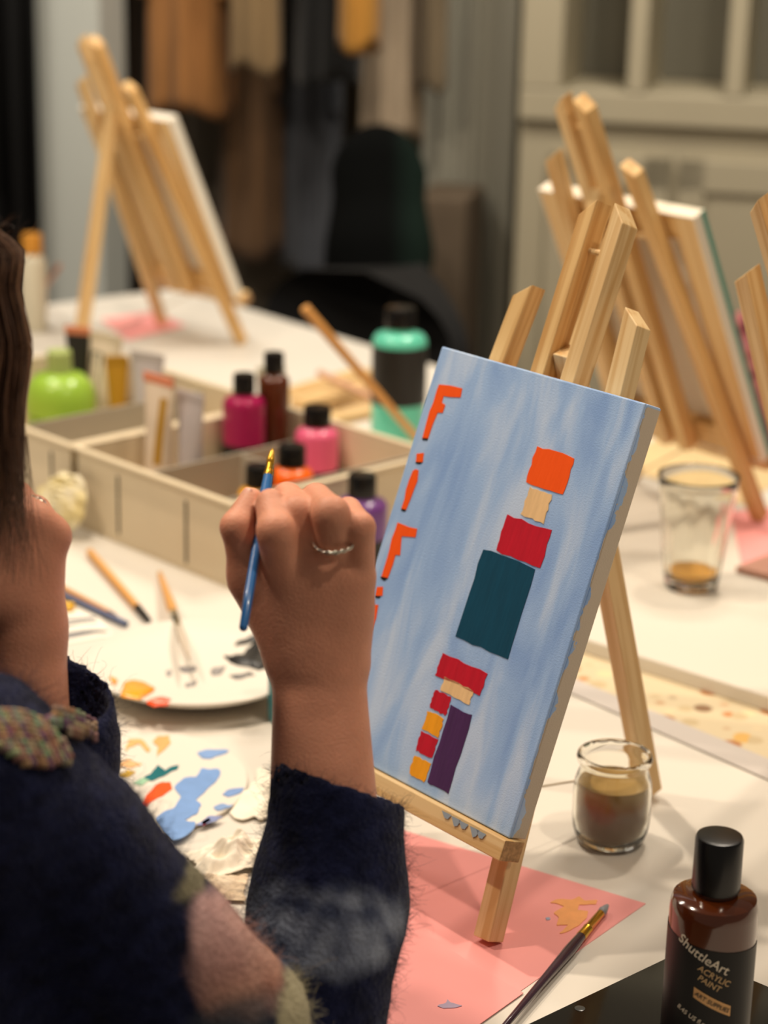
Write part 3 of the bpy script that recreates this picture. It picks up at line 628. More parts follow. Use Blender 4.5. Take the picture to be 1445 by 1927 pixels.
# ================================================================== PLATES AND PAPERS
def chaikin(px, jit=.05, it=2):
    q = []; n = len(px)
    for i in range(n):
        a, b_ = np.array(px[i], float), np.array(px[(i+1) % n], float)
        for k in range(3): q.append(a+(b_-a)*k/3 + rng.normal(size=2)*np.linalg.norm(b_-a)*jit)
    for _ in range(it):
        r = []
        for i in range(len(q)): a, b_ = q[i], q[(i+1) % len(q)]; r += [a*.75+b_*.25, a*.25+b_*.75]
        q = r
    return q
def blobs(parent_M, zz, items, parent):
    for nm, px, m in items:
        inv = parent_M.inverted(); q = [inv @ Vector(T(x, y, zz)) for x, y in chaikin(px)]; poly = [(v.x, v.y) for v in q]
        z0_ = q[0].z; o = MB().prism(poly, z0_, z0_+.0006).build(nm, m, parent); fixn(o)
        o['label'] = m.name.replace('_', ' ')
pp = lambda n, c: mat(n, c, .35, var=.06, scale=90)
PC = T(372, 1243, TZ+.022)
PL = empty('paint_plate', (PC[0], PC[1], TZ), label='round white plate with yellow and black paint behind the raised wrist', cat='plate')
MB().lathe([(0, .0005), (.055, .0005), (.060, .003), (.080, .010), (.1005, .0205), (.1015, .0225), (.1005, .0235), (.080, .0155), (.064, .0120), (0, .0115)], 72).build('dish', M['white'], PL, smooth=True)
def on_plate(px, zz): return [(x, y) for x, y in px]
PLM = WM[PL.name]
yel, org_, blkp = pp('yellow_dab', 'FFA50F'), pp('orange_dab', 'F6521A'), pp('black_dab', '2B2A29')
def dishblob(nm, px, m):
    # follow the dish's curve: start each vertex at the dish surface height
    prof = [(0, .0115), (.064, .0120), (.080, .0155), (.1005, .0235), (.2, .03)]
    poly = []; n = len(px); inv = PLM.inverted()
    for v in chaikin(px):
        zz = .014
        for _ in range(6):
            P_ = T(v[0], v[1], TZ+zz); r_ = math.hypot(P_[0]-PC[0], P_[1]-PC[1]); zz = float(np.interp(r_, [q[0] for q in prof], [q[1] for q in prof]))+.0007
        poly.append(tuple(inv @ Vector(P_)))
    c_ = np.mean(poly, 0); r_ = math.hypot(c_[0], c_[1]); c_[2] = float(np.interp(r_, [q[0] for q in prof], [q[1] for q in prof]))+.0010
    mb = MB(); mb.add(poly+[tuple(c_)], [(i, (i+1) % len(poly), len(poly)) for i in range(len(poly))])
    o = mb.build(nm, m, PL, smooth=True); s_ = o.modifiers.new('thick', 'SOLIDIFY'); s_.thickness = .0006; fixn(o); o['label'] = m.name.replace('_', ' ')
dishblob('paint_dab', [(232, 1285), (262, 1280), (292, 1296), (284, 1306), (262, 1318), (228, 1312)], yel)
dishblob('paint_dab', [(205, 1272), (222, 1280), (214, 1290)], yel)
dishblob('paint_dab', [(280, 1315), (300, 1311), (322, 1314), (318, 1326), (290, 1329), (275, 1323)], org_)
dishblob('paint_dab', [(420, 1233), (432, 1238), (458, 1228), (478, 1208), (500, 1205), (488, 1222), (500, 1226), (506, 1252), (488, 1262), (470, 1256), (448, 1252), (432, 1246)], blkp)
dishblob('paint_dab', [(335, 1256), (368, 1252), (372, 1262), (345, 1266)], pp('grey_dab', '8E8A8B'))
dishblob('paint_dab', [(395, 1258), (425, 1252), (415, 1268), (398, 1270)], pp('pale_grey_dab', '9C9897'))
dishblob('paint_dab', [(440, 1215), (470, 1198), (500, 1192), (495, 1202), (465, 1212)], pp('charcoal_dab', '4A4948'))
dishblob('paint_dab', [(430, 1270), (470, 1264), (480, 1270), (445, 1278)], pp('smoky_dab', '7A7877'))
dishblob('paint_dab', [(312, 1262), (322, 1260), (322, 1272), (314, 1272)], pp('soft_grey_dab', 'A09E9E'))
dishblob('paint_dab', [(350, 1285), (372, 1278), (366, 1290), (348, 1292)], pp('ash_dab', 'A29E9C'))
PC2 = T(226, 1468, TZ+.004)
P2 = empty('palette_disc', (PC2[0], PC2[1], TZ+.0003), label='flat round white palette smeared with blue orange and teal paint', cat='palette')
MB().lathe([(0, .0), (.098, .0), (.1000, .002), (.0995, .0038), (.094, .0040), (0, .0040)], 80).build('disc', M['white'], P2, smooth='auto')
zb = TZ+.0003+.0041; P2M = WM[P2.name]
zz = lambda pts: [(200+x/3.568, 1100+y/3.568) for x, y in pts]
blobs(P2M, zb, [
    ('paint_smear', zz([(610, 1130), (700, 1105), (830, 1115), (790, 1140), (720, 1165), (640, 1170)]), pp('light_blue_dab', '86A8DC')),
    ('paint_smear', zz([(450, 1370), (520, 1300), (600, 1290), (650, 1240), (770, 1250), (740, 1330), (650, 1400), (600, 1450), (640, 1480), (610, 1540), (520, 1590), (600, 1600), (560, 1680), (440, 1725), (380, 1660), (330, 1580), (380, 1530), (460, 1500), (500, 1430)]), pp('sky_blue_dab', '7EA3DA')),
    ('paint_smear', zz([(780, 1415), (820, 1380), (930, 1370), (900, 1400), (830, 1430)]), pp('light_blue_dab', '7F9FD4')),
    ('paint_smear', zz([(720, 1500), (760, 1480), (855, 1480), (830, 1500), (740, 1520)]), pp('light_blue_dab', '8BA9D8')),
    ('paint_smear', zz([(600, 1620), (690, 1560), (790, 1560), (740, 1590), (650, 1620)]), pp('dusty_blue_dab', '8E9BC8')),
    ('paint_smear', zz([(250, 1300), (300, 1270), (345, 1215), (400, 1250), (490, 1215), (470, 1245), (380, 1290), (300, 1320)]), pp('teal_dab', '0E6C74')),
    ('paint_smear', zz([(180, 1335), (250, 1300), (300, 1320), (230, 1350)]), pp('mint_dab', '9CC7A8')),
    ('paint_smear', zz([(225, 1475), (290, 1390), (350, 1335), (430, 1330), (440, 1375), (380, 1420), (300, 1460), (240, 1500)]), pp('vivid_orange_dab', 'FA5A1E')),
    ('paint_smear', zz([(130, 1130), (150, 1040), (240, 1045), (300, 1110), (280, 1130), (220, 1070), (160, 1090)]), pp('peach_dab', 'EDB878')),
    ('paint_smear', zz([(310, 1060), (350, 1020), (420, 1015), (435, 1070), (380, 1120), (330, 1165), (350, 1090)]), pp('apricot_dab', 'ECB070')),
    ('paint_smear', zz([(60, 1200), (150, 1175), (240, 1210), (180, 1235), (70, 1230)]), pp('peach_dab', 'EFBE88')),
    ('paint_smear', zz([(80, 1280), (140, 1250), (200, 1260), (150, 1295), (90, 1300)]), pp('mustard_dab', 'C5A040')),
    ('paint_smear', zz([(640, 1600), (690, 1570), (700, 1590), (650, 1625)]), pp('crimson_dab', 'A0405E')),
], P2)
sheet('paper_sheet', [(735, 1555), (1215, 1700), (890, 1927), (640, 2100), (560, 1700)], M['pink'], TZ, .0005, label='pink paper sheet under the foot of the front easel', cat='paper')
fl = sheet('paper_sheet', [(720, 1700), (884, 1811), (985, 1868), (870, 1950), (640, 2080)], M['pink'], TZ+.0008, .0005, label='second pink sheet overlapping the first, cut off by the bottom edge', cat='paper')
def stain(name, px, m, label, zz=TZ+.0014):
    c = np.mean([T(x, y, zz) for x, y in px], 0); poly = []
    n = len(px)
    for v in chaikin(px, .025): P_ = T(v[0], v[1], zz); poly.append((P_[0]-c[0], P_[1]-c[1]))
    return tag(fixn(MB().prism(poly, 0, .0004).build(name, m, M4=Matrix.Translation((c[0], c[1], zz-.0004)))), label, 'paint')
zs_ = lambda pts: [(640+x/2.89, 1380+y/2.89) for x, y in pts]
stain('paint_splotch', zs_([(1140, 920), (1180, 900), (1260, 905), (1300, 885), (1330, 910), (1400, 905), (1390, 925), (1300, 930), (1290, 960), (1350, 965), (1340, 1000), (1300, 1040), (1230, 1080), (1190, 1090), (1240, 1040), (1175, 1045), (1190, 1000), (1160, 975), (1220, 940), (1180, 925)]), pp('orange_wash', 'F9AE6C'), 'pale orange paint splotch on the pink paper beside the plum brush', TZ+.0010)
stain('paint_splotch', zs_([(525, 1480), (575, 1465), (585, 1445), (600, 1465), (665, 1480), (620, 1492), (560, 1495)]), pp('lilac_wash', 'B3A3BD'), 'small lilac paint smear on the pink sheet near the bottom edge', TZ+.0018)
stain('paint_splotch', zs_([(1118, 1000), (1140, 1000), (1143, 1012), (1122, 1015)]), pp('blue_spot', '9DB0CC'), 'tiny pale blue paint drop left of the orange splotch', TZ+.0010)
sheet('paper_sheet', [(1375, 962), (1560, 945), (1620, 1075), (1395, 1062)], M['pink'], TZ+.0164, .0005, label='pink paper sheet at the right edge behind the tumbler', cat='paper')
sheet('paper_sheet', [(190, 600), (290, 586), (350, 612), (240, 640)], M['pink'], TZ+.0002, .0005, label='small pink sheet under the far left easel', cat='paper')
sheet('kraft_sheet', [(1160, 880), (1265, 800), (1500, 880), (1400, 950)], M['kraft'], TZ+.0164, .0005, label='tan kraft paper under the far right easel', cat='paper')
o = sheet('paint_tray', [(1385, 1066), (1500, 1096), (1560, 1078), (1480, 1030)], mat('dusty_tray', 'B98A78', .6), TZ+.0169, .006, label='shallow dusty pink tray at the right edge beside the tumbler', cat='tray')
o = sheet('glass_tablet', [(955, 1946), (1284, 1789), (1500, 1880), (1340, 2090), (1120, 2090)], M['glassy'], TZ+.0002, .0065, label='glossy black tablet at the bottom edge under the brown bottle', cat='tablet')
WM[o.name] = o.matrix_world.copy(); lp_ = T(1091, 1897, TZ+.0070)
MB().lathe([(0, 0), (.0032, 0), (.0034, .0002), (.0026, .0004), (0, .0003)], 24).build('camera_lens', mat('lens_grey', '3A3B3A', .2), o, M4=Matrix.Translation((lp_[0], lp_[1], TZ+.0067)), smooth='auto')
sheet('striped_card', [(70, 1145), (175, 1140), (212, 1195), (80, 1220)], M['paper'], TZ+.0002, .0005, label='white card printed with grey stripes by the left wrist', cat='card')
for i, (x0, y0, x1, y1) in enumerate(((80, 1172, 178, 1160), (80, 1181, 182, 1169), (80, 1202, 200, 1186))):
    pts = [(x0, y0), (x1, y1), (x1+2, y1+5), (x0+2, y0+5)]
    stain('printed_stripe', pts, mat('grey_print', '8A8A8C', .7), ['upper', 'middle', 'lower'][i] + ' grey stripe on the white card by the left wrist', TZ+.0013)
ptube_y = MB().prism([(-.012, -.006), (.010, -.007), (.014, .002), (-.006, .008)], 0, .008).build('yellow_cap', plast('yellow_plastic', 'F0B81C'), M4=Matrix.Translation(Vector((*T(115, 1138, TZ+.006)[:2], TZ+.0004))), bevel=.002)
tag(fixn(ptube_y), 'small yellow plastic piece beside the left wrist', 'cap')

# crumpled tissues
def crumple(name, c, size, m, label, seed, ang=0.0, n=70, fold=1.0, cut=None):
    r = np.random.default_rng(seed); u_, v_ = np.meshgrid(np.linspace(-1, 1, n), np.linspace(-1, 1, n), indexing='ij')
    P_ = np.stack([u_.ravel(), v_.ravel(), np.zeros(n*n)], 1); h = np.zeros(n*n)
    for k in range(16):
        a = r.uniform(0, math.pi); d = P_[:, 0]*math.cos(a)+P_[:, 1]*math.sin(a); o_ = r.uniform(-1, 1); h += np.abs(((d*r.uniform(.8, 2.4)+o_) % 1)-.5)*r.uniform(.1, .5)
    h = h/h.max(); rad = np.hypot(P_[:, 0], P_[:, 1])
    edge = 1-.25*vnoise(np.c_[np.arctan2(P_[:, 1], P_[:, 0])[:, None].repeat(1, 1), rad*0, rad*0], 2.0, seed)
    X_ = P_[:, 0]*size[0]*edge*(1-.15*h); Y_ = P_[:, 1]*size[1]*edge*(1-.15*h); Z_ = (h**1.3)*size[2]*np.clip(1.25-rad, .12, 1)*fold + .0012
    ca, sa = math.cos(ang), math.sin(ang); V = np.stack([X_*ca-Y_*sa, X_*sa+Y_*ca, Z_], 1)
    I_ = np.arange(n*n).reshape(n, n); F = np.stack([I_[:-1, :-1], I_[1:, :-1], I_[1:, 1:], I_[:-1, 1:]], -1).reshape(-1, 4)
    me = bpy.data.meshes.new(name); me.from_pydata(V.tolist(), [], F.tolist()); me.materials.append(m); me.polygons.foreach_set('use_smooth', [True]*len(F)); me.update()
    o = bpy.data.objects.new(name, me); put(o, Matrix.Translation((c[0], c[1], TZ+.0004))); s_ = o.modifiers.new('t', 'SOLIDIFY'); s_.thickness = .0004; s_.offset = 1
    return tag(o, label, 'tissue')
crumple('crumpled_tissue', T(440, 1600, TZ+.01), (.036, .026, .026), M['tissue'], 'crumpled cream tissue stained yellow and red beside the lower palette', 3, .4)
crumple('crumpled_tissue', T(505, 1490, TZ+.004), (.022, .045, .010), M['tissue'], 'flat creased tissue between the palette and the raised sleeve', 5, -.2)
crumple('crumpled_tissue', T(385, 1660, TZ+.008), (.034, .022, .014), mat('brown_tissue', 'E2D2BA', .9, scale=40, col2='CDB698'), 'tan crumpled paper next to the elbow patch', 9, .1)
# tissue rosette leaning by the tray
rc_ = T(125, 1000, TZ); Q = []
n1_, n2_ = 26, 90; V = []
for i in range(n1_):
    for j in range(n2_):
        a = 2*math.pi*j/n2_; r_ = .003+.030*(i/(n1_-1)); w_ = math.sin(a*7+i*.35)*.5+math.sin(a*12+2)*.3; 
        V.append((r_*math.cos(a)*(1+.10*w_), r_*math.sin(a)*(1+.10*w_), .018*(1-(i/(n1_-1))**1.3)+w_*.0035*(i/(n1_-1))+.004*math.sin(i*1.1+a*2)))
F = [(i*n2_+j, i*n2_+(j+1) % n2_, (i+1)*n2_+(j+1) % n2_, (i+1)*n2_+j) for i in range(n1_-1) for j in range(n2_)] + [tuple(range(n2_))]
mb = MB(); mb.add(V, F); o = mb.build('paper_rosette', mat('cream_tissue', 'F6EFD8', .85, var=.04, scale=60, col2='EBDDA8'), M4=mw((.85, -.4, .3), (-.1, .45, .88), np.cross((.85, -.4, .3), (-.1, .45, .88)), (rc_[0], rc_[1]-.012, TZ+.036)), smooth=True)
tag(o, 'round cream crumpled tissue leaning on the front of the tray', 'tissue')

# ================================================================== GLASSWARE
glass = mat('clear_glass', 'F8F8F2', .02, trans=1.0, ior=1.33)
jc = T(1147, 1580, TZ+.001); R_ = .0292
JR = empty('glass_jar', (jc[0], jc[1], TZ+.0004), label='small glass jar of murky brown paint water behind the front canvas edge', cat='jar')
out = [(0, 0), (.021, 0), (.0245, .002), (.0265, .006), (.0285, .013), (R_, .022), (R_, .042), (.0283, .050), (.0262, .0565), (.0246, .0610), (.0250, .0635), (.0275, .0655), (.0282, .0682), (.0274, .0708), (.0262, .0715)]
inn = [(.0248, .0708), (.0240, .068), (.0232, .062), (.0246, .0565), (.0264, .050), (R_-.0020, .042), (R_-.0020, .022), (.0262, .013), (.0235, .0065), (.020, .0048), (0, .0045)]
MB().lathe(out+inn, 72).build('jar_body', glass, JR, smooth=True)
wm, nt, b = newmat('murky_water'); tc = node(nt, 'ShaderNodeTexCoord'); sx = node(nt, 'ShaderNodeSeparateXYZ'); nt.links.new(tc.outputs['Object'], sx.inputs[0])
nn_ = node(nt, 'ShaderNodeTexNoise', Scale=40.0); nt.links.new(tc.outputs['Object'], nn_.inputs['Vector'])
hz = math_('ADD', sx.outputs[2], math_('MULTIPLY', nn_.outputs['Fac'], .006, nt=nt), nt=nt); mr = math_('MULTIPLY', hz, 18.0, nt=nt)
rp = node(nt, 'ShaderNodeValToRGB'); nt.links.new(mr, rp.inputs[0]); e = rp.color_ramp.elements; e[0].color = (*hexl('8C7A68'), 1); e[0].position = .1; e[1].color = (*hexl('A88A55'), 1); e[1].position = .86
q = e.new(.6); q.color = (*hexl('93796A'), 1); q = e.new(.72); q.color = (*hexl('9A6F48'), 1)
nt.links.new(rp.outputs[0], b.inputs['Base Color']); b.inputs['Roughness'].default_value = .25
MB().lathe([(0, .0050), (.0198, .0054), (.0230, .0072), (.0255, .0130), (R_-.0024, .022), (R_-.0024, .042), (.0262, .0490), (0, .0492)], 60).build('paint_water', wm, JR, smooth='auto')
rs = MB()
for k in range(9):
    a = random.uniform(0, 6.28); r0 = .0247; z0_ = random.uniform(.058, .068)
rim_p = pp('dried_paint', '3A1F2B')
for a0_, a1_, m_ in ((1.0, 2.2, rim_p), (2.3, 2.6, pp('dried_green', '3E6B4E')), (.2, .6, rim_p), (-1.6, -.9, pp('dried_ochre', 'B5862A'))):
    pts = [(.0250*math.cos(a0_+(a1_-a0_)*k/8), .0250*math.sin(a0_+(a1_-a0_)*k/8), .0700+.0006*math.sin(k*2)) for k in range(9)]
    rs = MB().tube(pts, [.0003+.0004*abs(math.sin(k*1.7)) for k in range(9)], 6); o = rs.build('paint_crust', m_, JR, smooth=True)
gc = T(1300, 1105, TZ+.0164)
GL = empty('glass_tumbler', (gc[0], gc[1], TZ+.0167), label='clear ribbed tumbler with a little amber liquid on the white board', cat='glass')
GS = .97; rip = lambda a, z_: (.03*math.cos(a*12) if .012 < z_ < .068 else 0)
outp = [(0, 0), (.0245, 0), (.026, .002), (.0275, .014), (.030, .035), (.033, .062), (.0345, .070), (.037, .09), (.0395, .114), (.0400, .1165)]
inp_ = [(.0385, .1160), (.0372, .105), (.034, .080), (.0318, .068), (.0285, .045), (.0255, .018), (.0245, .0105), (0, .0095)]
MB().lathe(outp+inp_, 96, rip=rip).build('tumbler_body', glass, GL, smooth=True)
MB().lathe([(0, .0098), (.0235, .0108), (.0246, .0185), (0, .0186)], 48).build('amber_liquid', mat('amber_liquid', 'D9A04A', .2), GL, smooth='auto')

# ---- brown bottle in front
bb, bp_ = bottle('paint_bottle', 1353, 1592, .150, .0262, mat('brown_paint_b', '4A2008', .12, coat=.6), 'large brown paint bottle with a black cap at the bottom right corner', rc=.0142, caph=.034, flat=True)
bb.location.z = TZ+.0070
WM[bb.name] = Matrix.Translation(bb.location)
lblm = mat('front_label', '0A0809', .4, spec=.25)
def arcprism(zlo, zhi, a0_, a1_, r, n=40):
    mb = MB(); vs = []; 
    for k in range(n+1):
        a = a0_+(a1_-a0_)*k/n; lo_, hi_ = zlo(k/n), zhi(k/n)
        for rr, zz_ in ((r, lo_), (r, hi_), (r-.0006, hi_), (r-.0006, lo_)): vs.append((rr*math.cos(a), rr*math.sin(a), zz_))
    fs = [(4*k+i, 4*k+(i+1) % 4, 4*k+4+(i+1) % 4, 4*k+4+i) for k in range(n) for i in range(4)]+[(0, 1, 2, 3), (4*n+3, 4*n+2, 4*n+1, 4*n)]
    return mb.add(vs, fs)
fa = math.atan2(-bp_[1], -bp_[0])              # direction from bottle to camera
# label faces the camera's lower left; its top edge and writing run downhill to the right
sl = -.020
f_ = lambda a, b_: (lambda t: a+b_*t)
o = arcprism(lambda t: .012, lambda t: .094-.010*t, fa-2.2, fa+1.6, .0266); fixn(o.build('label', lblm, bb, smooth='auto'))
def wraptext(txt, size, zc, ac, slope, m, name):
    cu = bpy.data.curves.new('t', 'FONT'); cu.body = txt; cu.size = size; cu.align_x = 'CENTER'; cu.align_y = 'CENTER'; cu.extrude = .00012; cu.resolution_u = 3
    to = bpy.data.objects.new('t', cu); COL.objects.link(to); bpy.context.view_layer.update()
    me = bpy.data.meshes.new_from_object(to.evaluated_get(bpy.context.evaluated_depsgraph_get())); bpy.data.objects.remove(to)
    n = len(me.vertices); co = np.zeros(n*3); me.vertices.foreach_get('co', co); co = co.reshape(-1, 3)
    cs, sn = math.cos(slope), math.sin(slope); x_, y_ = co[:, 0]*cs-co[:, 1]*sn, co[:, 0]*sn+co[:, 1]*cs
    a = ac + x_/.0266; r = .0266+.0003+co[:, 2]
    me.vertices.foreach_set('co', np.stack([r*np.cos(a), r*np.sin(a), zc+y_], 1).ravel()); me.materials.clear(); me.materials.append(m); me.update()
    o = bpy.data.objects.new(name, me); put(o, WM[bb.name], bb); return o
goldt = mat('gold_print', 'C2A070', .4); whitet = mat('white_print', 'D8CCB8', .4)
SLP = -.50
wraptext('ShuttleArt', .0085, .0835, fa-.16, SLP, whitet, 'brand_text')
wraptext('ACRYLIC\nPAINT', .0054, .0690, fa+.08, SLP, goldt, 'label_text')
o = arcprism(lambda t: .0565-.0115*t, lambda t: .0633-.0115*t, fa-.30, fa+.55, .0270, 24); fixn(o.build('label_plate', mat('tan_print', 'C99A62', .5), bb, smooth='auto'))
wraptext('ART SUPPLIES', .0038, .0541, fa+.125, SLP*.95, M['black'], 'label_text').location.z += 0.0
bb.children[-1].data.transform(Matrix.Scale(1.022, 4, (1, 0, 0)) @ Matrix.Scale(1.022, 4, (0, 1, 0)))
wraptext('8.45 US fl.oz (250ml)', .0042, .0400, fa-.05, SLP*.85, whitet, 'label_text')

# ================================================================== COATS AND CHAIRS AT THE BACK
def coat(x0, x1, ztop, zbot, off, dp, col, label, flare=1.12, folds=7, name='hanging_coat', sleeves=True, seed=1, rough=.85, cat='coat'):
    """x0,x1 = picture columns of the garment at height y=150, hung in front of the back wall"""
    a, b_ = B(x0, 150, off)[0], B(x1, 150, off)[0]; cx_, wd = (a+b_)/2, (b_-a)/2
    H = empty(name, None, M4=BM @ Matrix.Translation((cx_, -off, zbot)), label=label, cat=cat)
    m = mat(name+'_cloth', col, rough, var=.18, scale=5, stretch=(6, 6, 1), sheen=.2)
    n, lv = 64, 26; L_ = ztop-zbot; vs = []; r = random.Random(seed); ph = [r.uniform(0, 6.3) for _ in range(4)]
    for j in range(lv+1):
        t = j/lv; z_ = t*L_
        w_ = wd*(flare-(flare-1)*t) if t < .86 else wd*(1-((t-.86)/.14)**2*.72)
        d_ = dp*(1-.25*t) if t < .86 else dp*.75*(1-((t-.86)/.14)**2*.6)
        for i in range(n):
            a_ = 2*math.pi*i/n; f = 1+.13*(1-.5*t)*math.sin(a_*folds+ph[0]+t*1.2)+.06*math.sin(a_*(folds+4)+ph[1]-t*2)
            vs.append((w_*math.cos(a_)*(1+(f-1)*.35), d_*math.sin(a_)*f, z_+.012*math.sin(a_*3+ph[2])*(1-t)))
    fs = [(j*n+i, j*n+(i+1) % n, (j+1)*n+(i+1) % n, (j+1)*n+i) for j in range(lv) for i in range(n)]+[tuple(range(n))[::-1], tuple(range(lv*n, lv*n+n))]
    MB().add(vs, fs).build('coat_body', m, H, smooth=True)
    if sleeves:
        for s in (-1, 1):
            pts = [(s*wd*.72, -dp*.2, L_*.93), (s*wd*.98, -dp*.45, L_*.78), (s*wd*1.06, -dp*.6, L_*.58), (s*wd*1.02, -dp*.7, L_*.40)]
            MB().tube(pts, [wd*.20, wd*.25, wd*.22, wd*.19], 16).build('sleeve', m, H, smooth='auto')
    MB().tube([(0, 0, L_-.01), (0, 0, L_+.03), (0, .02, L_+.05), (0, .03, L_+.03)], .003, 6).build('hanger_hook', M['silver'], H, smooth=True)
    return H
cz2 = lambda x, y, off: B(x, y, off)[1]
coat(288, 432, 1.52, cz2(350, 205, .26), .26, .07, '8F6030', 'camel brown coat hanging beside the pale post', seed=2)
coat(420, 528, 1.50, cz2(480, 478, .15), .13, .06, '5C4228', 'long dark brown coat hanging between the camel and blue-grey clothes', seed=3, folds=6)
coat(440, 520, 1.54, cz2(480, 130, .35), .35, .045, '7C6544', 'short olive tan jacket hanging over the long brown coat', seed=8, folds=5)
coat(540, 640, 1.46, cz2(580, 505, .10), .10, .05, '40434A', 'blue-grey coat hanging right of the long brown coat', seed=4)
coat(560, 672, 1.54, cz2(610, 148, .27), .27, .06, '0C0D0E', 'short black jacket hanging over the blue-grey coat', seed=5)
coat(640, 708, 1.56, cz2(675, 88, .40), .40, .05, 'A87628', 'mustard yellow garment hanging at the top centre', seed=6, sleeves=False, folds=5)
coat(688, 790, 1.5, cz2(735, 255, .16), .16, .045, 'A8967F', 'beige garment hanging beside the mustard one', seed=7, sleeves=False)
coat(786, 838, 1.5, cz2(810, 165, .20), .20, .04, '6E604A', 'narrow olive brown garment hanging by the grey door', seed=9, sleeves=False, folds=5)
coat(205, 292, 1.5, cz2(250, 520, .15), .15, .05, '463C33', 'dark taupe coat hanging right beside the pale post', seed=10, folds=6)
zr = 1.62
cr = empty('coat_rail', None, M4=BM @ Matrix.Translation((B(500, 150, .2)[0], -.2, zr)), label='metal rail above the frame from which the coats hang', cat='rail')
MB().tube([(-.32, 0, 0), (.34, 0, 0)], .012, 12).build('bar', M['silver'], cr, smooth='auto')
for s in (-.3, .32): MB().box(s-.01, s+.01, 0, .2, -.01, .01).build('bracket', M['silver'], cr)
# black curtain at the far left
a, b_ = B(-420, 200, .5)[0], B(72, 200, .5)[0]
n = 120; vs = []
for zq in (0.01, 2.6):
    for i in range(n+1):
        t = i/n; vs.append((a+(b_-a)*t, -.5+.03*math.sin(t*60)+.012*math.sin(t*23), zq))
mb = MB().add(vs, [(i, i+1, n+2+i, n+1+i) for i in range(n)]); o = mb.build('black_curtain', M['blackcloth'], M4=BM, smooth=True)
s_ = o.modifiers.new('t', 'SOLIDIFY'); s_.thickness = .004; tag(o, 'black curtain hanging left of the pale post', 'curtain')
# wooden crate and grey box under the door
x0, x1 = B(795, 400, .2)[0], B(895, 400, .2)[0]
o = MB().box(x0, x1, -.30, -.10, 0, cz2(840, 358, .2)).build('storage_box', mat('brown_box', '5E5040', .8, var=.1, scale=6), M4=BM, bevel=.006); tag(o, 'tall brown box standing in front of the grey door', 'box')

# black chairs beyond the table
def chair(px, top, depth, wpx, yaw, label, hseat=.45):
    P_ = W(px, top, depth); ht = P_[2]; wd = wpx*depth/FPX/2
    Ch = empty('black_chair', (P_[0], P_[1], 0), yaw, label=label, cat='chair')
    n, lv = 28, 14; vs = []
    zb_ = hseat+.06
    for side in (0, 1):
        for j in range(lv+1):
            t = j/lv; z_ = zb_+(ht-zb_)*t
            ww = wd*math.sqrt(max(0.0, 1-max(0, (t-.55)/.45)**2.6))*(.9+.1*min(1, t*2)) + .003
            for i in range(n+1):
                u_ = -1+2*i/n; vs.append((ww*u_, .10*u_*u_*-1+.05*t+(.035 if side else 0), z_))
    m_ = (lv+1)*(n+1); q = lambda s, j, i: s*m_+j*(n+1)+i
    fs = [(q(0, j, i), q(0, j, i+1), q(0, j+1, i+1), q(0, j+1, i)) for j in range(lv) for i in range(n)]+[(q(1, j, i), q(1, j+1, i), q(1, j+1, i+1), q(1, j, i+1)) for j in range(lv) for i in range(n)]
    fs += [(q(0, lv, i), q(0, lv, i+1), q(1, lv, i+1), q(1, lv, i)) for i in range(n)]+[(q(0, 0, i), q(1, 0, i), q(1, 0, i+1), q(0, 0, i+1)) for i in range(n)]
    fs += [(q(0, j, 0), q(0, j+1, 0), q(1, j+1, 0), q(1, j, 0)) for j in range(lv)]+[(q(0, j, n), q(1, j, n), q(1, j+1, n), q(0, j+1, n)) for j in range(lv)]
    MB().add(vs, fs).build('backrest', M['blackcloth'], Ch, smooth='auto')
    MB().box(-wd*.95, wd*.95, -.40, 0, hseat, hseat+.06).build('seat', M['blackcloth'], Ch, bevel=.02)
    for sx_ in (-1, 1):
        for sy in (-.37, -.02): MB().tube([(sx_*wd*.85, sy, hseat), (sx_*wd*.95, sy*1.05, 0.001)], .012, 10).build('leg', M['black'], Ch, smooth='auto')
    return Ch, P_
YB = math.radians(-50)
chair(728, 505, 3.40, 560, YB, 'black chair with a wide rounded back beyond the table')
# dark jacket draped over a further chair
ch2, P2_ = chair(712, 300, 3.84, 120, YB+math.pi+.9, 'narrow black chair under a dark green jacket near the coats')
jm = SDF(); 
for (a_, b__, ra, rb) in (((712, 300), (712, 470), .060, .085), ((672, 300), (660, 500), .035, .045), ((745, 300), (768, 470), .038, .045), ((715, 285), (765, 330), .035, .035), ((705, 285), (664, 325), .034, .035), ((712, 470), (715, 600), .085, .10)):
    jm.cone(W(*a_, 3.72), W(*b__, 3.74), ra, rb, .03)
Vj, Fj = jm.mesh(.008)
def jc_(V):
    t = np.clip((V@RT-((W(735, 400, 3.5))@RT))/.05, 0, 1)[:, None]; return (1-t)*np.array(hexl('040505'))+t*np.array(hexl('16241F'))
jk, _ = npmesh('draped_jacket', Vj, Fj, vcolmat('jacket_cloth', .95, bump=.3, bscale=40, spec=.1), cols=jc_, smooth_it=3)
tag(jk, 'black and dark green jacket draped over the further chair', 'jacket')
# black bag on the near chair top left, grey item
bg = SDF(); bg.cone(W(560, 560, 3.2), W(700, 560, 3.15), .05, .06, .04).cone(W(600, 600, 3.2), W(900, 640, 3.0), .055, .05, .04)
Vb, Fb = bg.mesh(.01)
